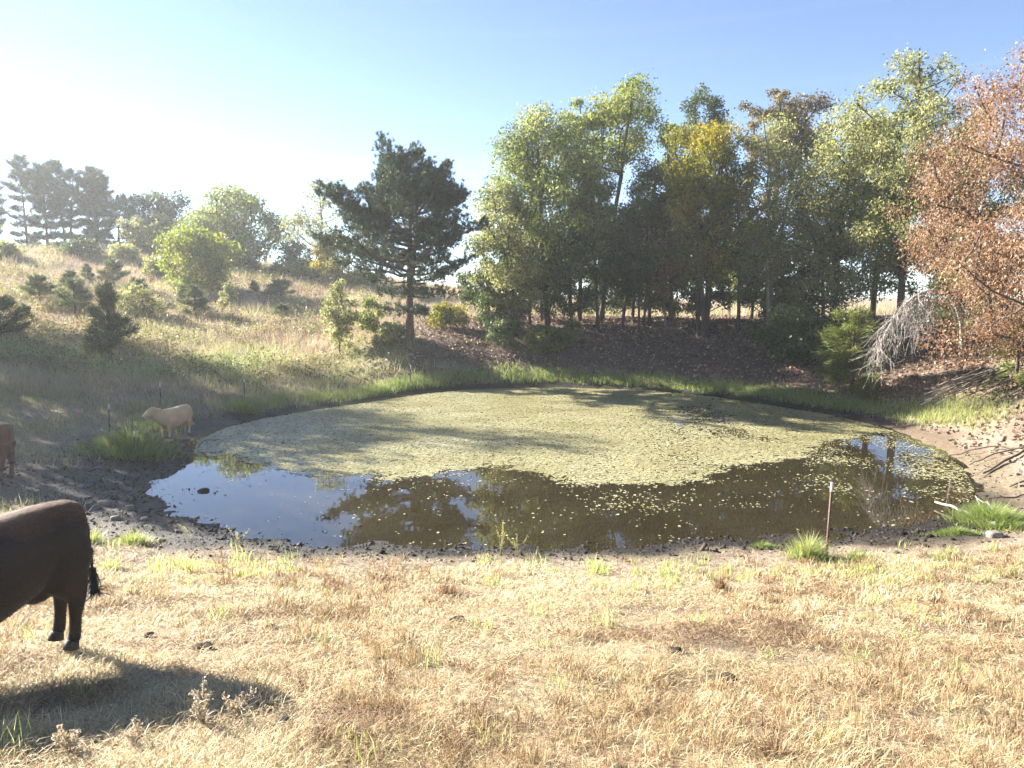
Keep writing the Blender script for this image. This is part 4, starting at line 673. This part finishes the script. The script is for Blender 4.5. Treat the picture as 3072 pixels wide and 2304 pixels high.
# ================================================================= cattle
def coat(name, stops, belly=None, scale=3, rough=.6, sheen=.3, top=None):
    m, nt, out = mat(name); l = nt.links.new; tc = node(nt, "ShaderNodeTexCoord"); n = node(nt, "ShaderNodeTexNoise", Scale=scale, Detail=5, Roughness=.6); l(tc.outputs['Object'], n.inputs['Vector']); c = ramp(nt, stops, n.outputs['Fac']).outputs['Color']
    if belly:
        s = node(nt, "ShaderNodeSeparateXYZ"); l(tc.outputs['Object'], s.inputs[0]); ad = node(nt, "ShaderNodeMath", operation='ADD'); ns = node(nt, "ShaderNodeMath", operation='MULTIPLY'); ns.inputs[1].default_value = .25; l(n.outputs['Fac'], ns.inputs[0]); l(s.outputs['Z'], ad.inputs[0]); l(ns.outputs[0], ad.inputs[1])
        f = ramp(nt, [(belly[0],(0,0,0)),(belly[1],(1,1,1))], ad.outputs[0]); mm = node(nt, "ShaderNodeMix", data_type='RGBA'); mm.inputs['A'].default_value = (*belly[2],1); l(f.outputs['Color'], mm.inputs['Factor']); l(c, mm.inputs['B']); c = mm.outputs['Result']
    if top:
        s = node(nt, "ShaderNodeSeparateXYZ"); l(tc.outputs['Object'], s.inputs[0]); n9 = node(nt, "ShaderNodeTexNoise", Scale=2.2, Detail=4); l(tc.outputs['Object'], n9.inputs['Vector']); ns = node(nt, "ShaderNodeMath", operation='MULTIPLY_ADD'); ns.inputs[1].default_value = .5; l(n9.outputs['Fac'], ns.inputs[0]); l(s.outputs['Z'], ns.inputs[2])
        mr = node(nt, "ShaderNodeMapRange"); mr.inputs['From Min'].default_value = top[0]; mr.inputs['From Max'].default_value = top[1]; l(ns.outputs[0], mr.inputs['Value']); mm = node(nt, "ShaderNodeMix", data_type='RGBA'); mm.inputs['B'].default_value = (*top[2],1); l(mr.outputs['Result'], mm.inputs['Factor']); l(c, mm.inputs['A']); c = mm.outputs['Result']
    f2 = node(nt, "ShaderNodeTexNoise", Scale=90, Detail=3); mp = node(nt, "ShaderNodeMapping", Scale=(.35,1,1)); l(tc.outputs['Object'], mp.inputs['Vector']); l(mp.outputs['Vector'], f2.inputs['Vector']); b = node(nt, "ShaderNodeBump", Strength=.35, Distance=.01); l(f2.outputs['Fac'], b.inputs['Height'])
    p = node(nt, "ShaderNodeBsdfPrincipled", Roughness=rough); p.inputs['Specular IOR Level'].default_value = .25; p.inputs['Sheen Weight'].default_value = sheen; p.inputs['Sheen Roughness'].default_value = .4; l(c, p.inputs['Base Color']); l(b.outputs['Normal'], p.inputs['Normal']); l(p.outputs[0], out.inputs['Surface']); return m
m_hoof = rough_mat("hoof", [(.3,(.02,.016,.013)),(.7,(.07,.055,.045))], 20, 4, .6, .3)
m_eye = rough_mat("eye", [(.3,(.008,.006,.005)),(.7,(.015,.012,.01))], 3, 2, .1, 0, spec=.6)
m_nose = rough_mat("muzzle_skin", [(.3,(.30,.19,.16)),(.7,(.42,.29,.25))], 20, 3, .5, .2)
TORSO = [(.87,1.27,1.00,.10),(.84,1.34,.88,.185),(.76,1.37,.78,.24),(.64,1.38,.70,.275),(.48,1.385,.65,.30),(.30,1.375,.55,.33),(.05,1.36,.45,.375),(-.2,1.355,.41,.39),(-.45,1.355,.44,.37),(-.65,1.37,.56,.31),(-.82,1.37,.62,.26),(-.95,1.32,.70,.21),(-1.05,1.24,.80,.15)]
def loft(rings):
    V = np.concatenate(rings); k = len(rings[0]); n = len(rings); i = np.arange(n-1)[:,None]*k; j = np.arange(k)[None]; j2 = (j+1)%k
    Q = np.stack([i+j, i+j2, i+k+j2, i+k+j], -1).reshape(-1,4); c = [rings[0].mean(0), rings[-1].mean(0)]; V = np.concatenate([V, c]); m = n*k
    T = [[m, (a+1)%k, a] for a in range(k)]+[[m+1, (n-1)*k+a, (n-1)*k+(a+1)%k] for a in range(k)]; return V, Q, np.array(T)
def otube(P, ra, rb, k=14):
    """oval tube along P in the x-z plane: ra in plane, rb sideways"""
    P = np.array(P, float); t = unit(np.gradient(P, axis=0)); s = np.array([0,1.,0]); u = unit(np.cross(t, s)); an = np.arange(k)*2*np.pi/k
    return loft([P[i]+u[i]*ra[i]*np.cos(an)[:,None]+s*rb[i]*np.sin(an)[:,None] for i in range(len(P))])
def cow(label, loc, rz, scale, m_coat, m_low, seed, head_up=.25, step=0, sink=0, nose=None, tail_tip=None, neck=1.0, yaw=0, voxel=.028, hairs=9000, hair_m=None):
    def turn(V):
        V = np.array(V, float); a = yaw*sstep(-.70, -1.25, V[:,0]); px0 = -.75; X = V[:,0]-px0; c, s = np.cos(a), np.sin(a); W = V.copy(); W[:,0] = px0+X*c-V[:,1]*s; W[:,1] = X*s+V[:,1]*c; return W
    root = thing('cow', label, 'cow', (loc[0], loc[1], loc[2]-sink), rz, None, scale); g = Geo(); k = 24; an = np.arange(k)*2*np.pi/k
    rings = []
    for x, zt, zb, w in TORSO:
        zc = zb+(zt-zb)*.54; c, s = np.cos(an), np.sin(an); up = np.sign(s)*np.abs(s)**.85; ww = w*np.where(s > 0, 1-.22*np.maximum(s,0)**2, 1-.10*s**2); rings.append(np.stack([np.full(k,x), ww*np.sign(c)*np.abs(c)**.85, np.where(s > 0, zc+(zt-zc)*up, zc+(zc-zb)*up)], 1))
    g.add(*loft(rings))
    hx, hz = -.90-.47*neck, 1.20+head_up
    g.add(*otube([(-.70,0,1.03),(-.95,0,1.05+head_up*.35),(-.95-.27*neck,0,1.10+head_up*.75),(hx-.06,0,hz+.02)], [.36,.31,.24,.17], [.23,.20,.155,.125]))
    g.add(*otube([(hx+.04,0,hz+.06),(hx-.08,0,hz+.04),(hx-.22,0,hz-.05),(hx-.36,0,hz-.15),(hx-.46,0,hz-.22),(hx-.50,0,hz-.25)], [.13,.20,.18,.14,.125,.075], [.12,.165,.145,.12,.115,.075]))
    for s in (-1,1):
        P = np.array([(.66,0,.98),(.60,0,.82),(.62,0,.66),(.70,0,.52),(.715,0,.43),(.69,0,.28),(.675,0,.14),(.655,0,.06)], float); P[4:,0] += step*.12*s; P[3,0] += step*.06*s; V, Q, T = otube(P, [.25,.255,.21,.122,.082,.058,.058,.060], [.13,.15,.125,.08,.058,.047,.052,.058]); V[:,1] += s*(.155); g.add(V, Q, T)
        P = np.array([(-.72,0,1.0),(-.70,0,.80),(-.68,0,.62),(-.69,0,.44),(-.69,0,.36),(-.69,0,.22),(-.69,0,.13),(-.71,0,.06)], float); P[4:,0] -= step*.10*s; V, Q, T = otube(P, [.18,.165,.115,.078,.070,.055,.056,.06], [.10,.11,.09,.066,.06,.05,.054,.058]); V[:,1] += s*.15; g.add(V, Q, T)
        e = np.array([[hx+.02, s*.10, hz+.10],[hx+.05, s*.23, hz+.12],[hx+.06, s*.34, hz+.08]]); g.add(*tube(e, [.05,.085,.035], 8))
    V, Q, T = otube([(.80,0,1.31),(.87,-.02,1.24),(.90,-.06,1.05),(.895,-.10,.80),(.885,-.12,.58)], [.045,.036,.026,.02,.018], [.05,.036,.026,.02,.018], 8); g.add(V, Q, T)
    for s in (-1,1):
        for c, q in (((.80,s*.09,1.20),(.06,.05,.08)), ((.62,s*.235,.95),(.20,.07,.26)), ((-.66,s*.25,1.0),(.16,.07,.26))):
            V, T = lump(rng(1), q, 0, 2); g.add(V+np.array(c), None, T)
    V, T = lump(rng(seed), (.17,.13,.11), .15, 2); g.add(V+np.array([.40,0,.60]), None, T)
    g.V = [turn(v) for v in g.V]
    tmp = bpy.data.objects.new("tmp", g.mesh("tmp")); COL.objects.link(tmp); md = tmp.modifiers.new("r", 'REMESH'); md.mode = 'VOXEL'; md.voxel_size = voxel; sm = tmp.modifiers.new("s", 'SMOOTH'); sm.factor = .5; sm.iterations = 5
    bpy.context.view_layer.update(); me = bpy.data.meshes.new_from_object(tmp.evaluated_get(bpy.context.evaluated_depsgraph_get())); bpy.data.objects.remove(tmp); me.name = "body"; me.materials.clear(); me.materials.append(m_coat)
    me.polygons.foreach_set("use_smooth", np.ones(len(me.polygons), bool)); obj('body', me, root)
    r = rng(seed+7); np_ = len(me.polygons); ce = np.empty(np_*3); no = np.empty(np_*3); me.polygons.foreach_get("center", ce); me.polygons.foreach_get("normal", no); ce = ce.reshape(-1,3); no = no.reshape(-1,3); k = r.integers(0, np_, hairs); c = ce[k]+r.normal(0,voxel*.3,(hairs,3)); nn = no[k]
    flow = np.array([.75,0,-.75])+r.normal(0,.28,(hairs,3)); tn = unit(flow-nn*(flow*nn).sum(1,keepdims=True)); dd = unit(tn+nn*.28); sd = unit(np.cross(dd, nn))*.0022*(voxel/.02); hl = r.uniform(.012,.032,hairs)[:,None]*(voxel/.02)
    HV = np.stack([c-sd, c+sd, c+dd*hl], 1).reshape(-1,3); obj('hair', mesh_of('hair', HV, None, np.arange(hairs*3).reshape(-1,3), tint=np.repeat(r.random(hairs),3), mats=[hair_m or m_low]), root)
    r = rng(seed+1); n = 260; f = r.random(n)**.8; P = np.stack([.888+r.normal(0,.014,n), -.115+r.normal(0,.016,n), .70-.16*f], 1); hair = blades(r, P, r.uniform(.16,.34,n), np.full(n,.008), np.full(n,1.82)+r.normal(0,.06,n), r.uniform(0,6.28,n), .1, r.random(n))
    obj('tail_switch', mesh_of('tail_switch', hair[0], hair[1], hair[2], tint=hair[3], mats=[tail_tip or m_low]), root)
    for s in (-1,1):
        for hx2, st in ((.645+step*.12*s, 0), (-.72-step*.10*s, 0)):
            V, Q, T = otube([(hx2,0,.075),(hx2-.012,0,.03),(hx2-.02,0,-.005)], [.058,.066,.072], [.056,.062,.066]); V[:,1] += s*(.155 if hx2 > 0 else .15); obj('hoof', Geo().add(V, Q, T).mesh('hoof', m_hoof, smooth=True), root)
        V, T = lump(rng(seed+2), (.018,.012,.018), 0, 2); obj('eye', Geo().add(turn(V+np.array([hx-.17, s*.140, hz+.025])), None, T).mesh('eye', m_eye, smooth=True), root)
    V, Q, T = otube([(hx-.44,0,hz-.205),(hx-.49,0,hz-.24),(hx-.515,0,hz-.26)], [.106,.095,.05], [.105,.095,.055]); obj('muzzle', Geo().add(turn(V), Q, T).mesh('muzzle', nose or m_nose, smooth=True), root); return root
c_black = coat("coat_black", [(.35,(.012,.008,.006)),(.65,(.030,.017,.011))], None, 3, .7, .08, (1.42,1.66,(.14,.068,.036)))
c_brown = coat("coat_brown", [(.35,(.10,.05,.028)),(.65,(.16,.085,.05))], None, 3, .6, .3)
c_cream = coat("coat_cream", [(.35,(.62,.39,.21)),(.65,(.72,.48,.28))], (.22,.55,(.62,.52,.43)), 3, .7, .3)
m_hair_k = leaf_mat("hair_black_coat", [(0,(.006,.0045,.004)),(.6,(.020,.012,.008)),(1,(.06,.032,.019))], .05, .6, .2); m_hair_b = leaf_mat("hair_black", [(0,(.006,.005,.005)),(1,(.02,.016,.014))], .05); m_hair_t = leaf_mat("hair_brown", [(0,(.05,.03,.02)),(1,(.12,.08,.05))], .1); m_hair_c = leaf_mat("hair_cream", [(0,(.50,.32,.18)),(1,(.78,.58,.40))], .15)
cow('big black cow seen from behind its rump at the near picture edge', on(-4.52, 6.30), 1.05, .99, c_black, m_hair_b, 501, -.1, .15, 0, m_hoof, voxel=.02, hairs=46000, hair_m=m_hair_k)
cow('reddish brown cow cut by the picture edge beside the mud', on(-12.55, 17.6), .06, .98, c_brown, m_hair_t, 511, -.1, .3, 0, m_hoof)
cow('tan cream coloured cow standing at the pond edge by the grass clump', on(-10.95, 24.7), 1.30, .73, c_cream, m_hair_c, 521, .10, .45, .10, None, None, .42, -.7)
# ================================================================= haze
def haze_box(dens, aniso):
    m, nt, out = mat("warm_air"); v = node(nt, "ShaderNodeVolumePrincipled", Density=dens, Anisotropy=aniso); v.inputs['Color'].default_value = (.93,.96,1,1); nt.links.new(v.outputs[0], out.inputs['Volume'])
    V, Q = box((0, 95, 9.0), (364, 300, 31)); o = obj("haze", mesh_of("haze", V, Q, mats=[m])); tag(o, "thin bright haze in the air over the pasture", "haze", kind='stuff')
HAZE = True
if HAZE: haze_box(.0008, .45)
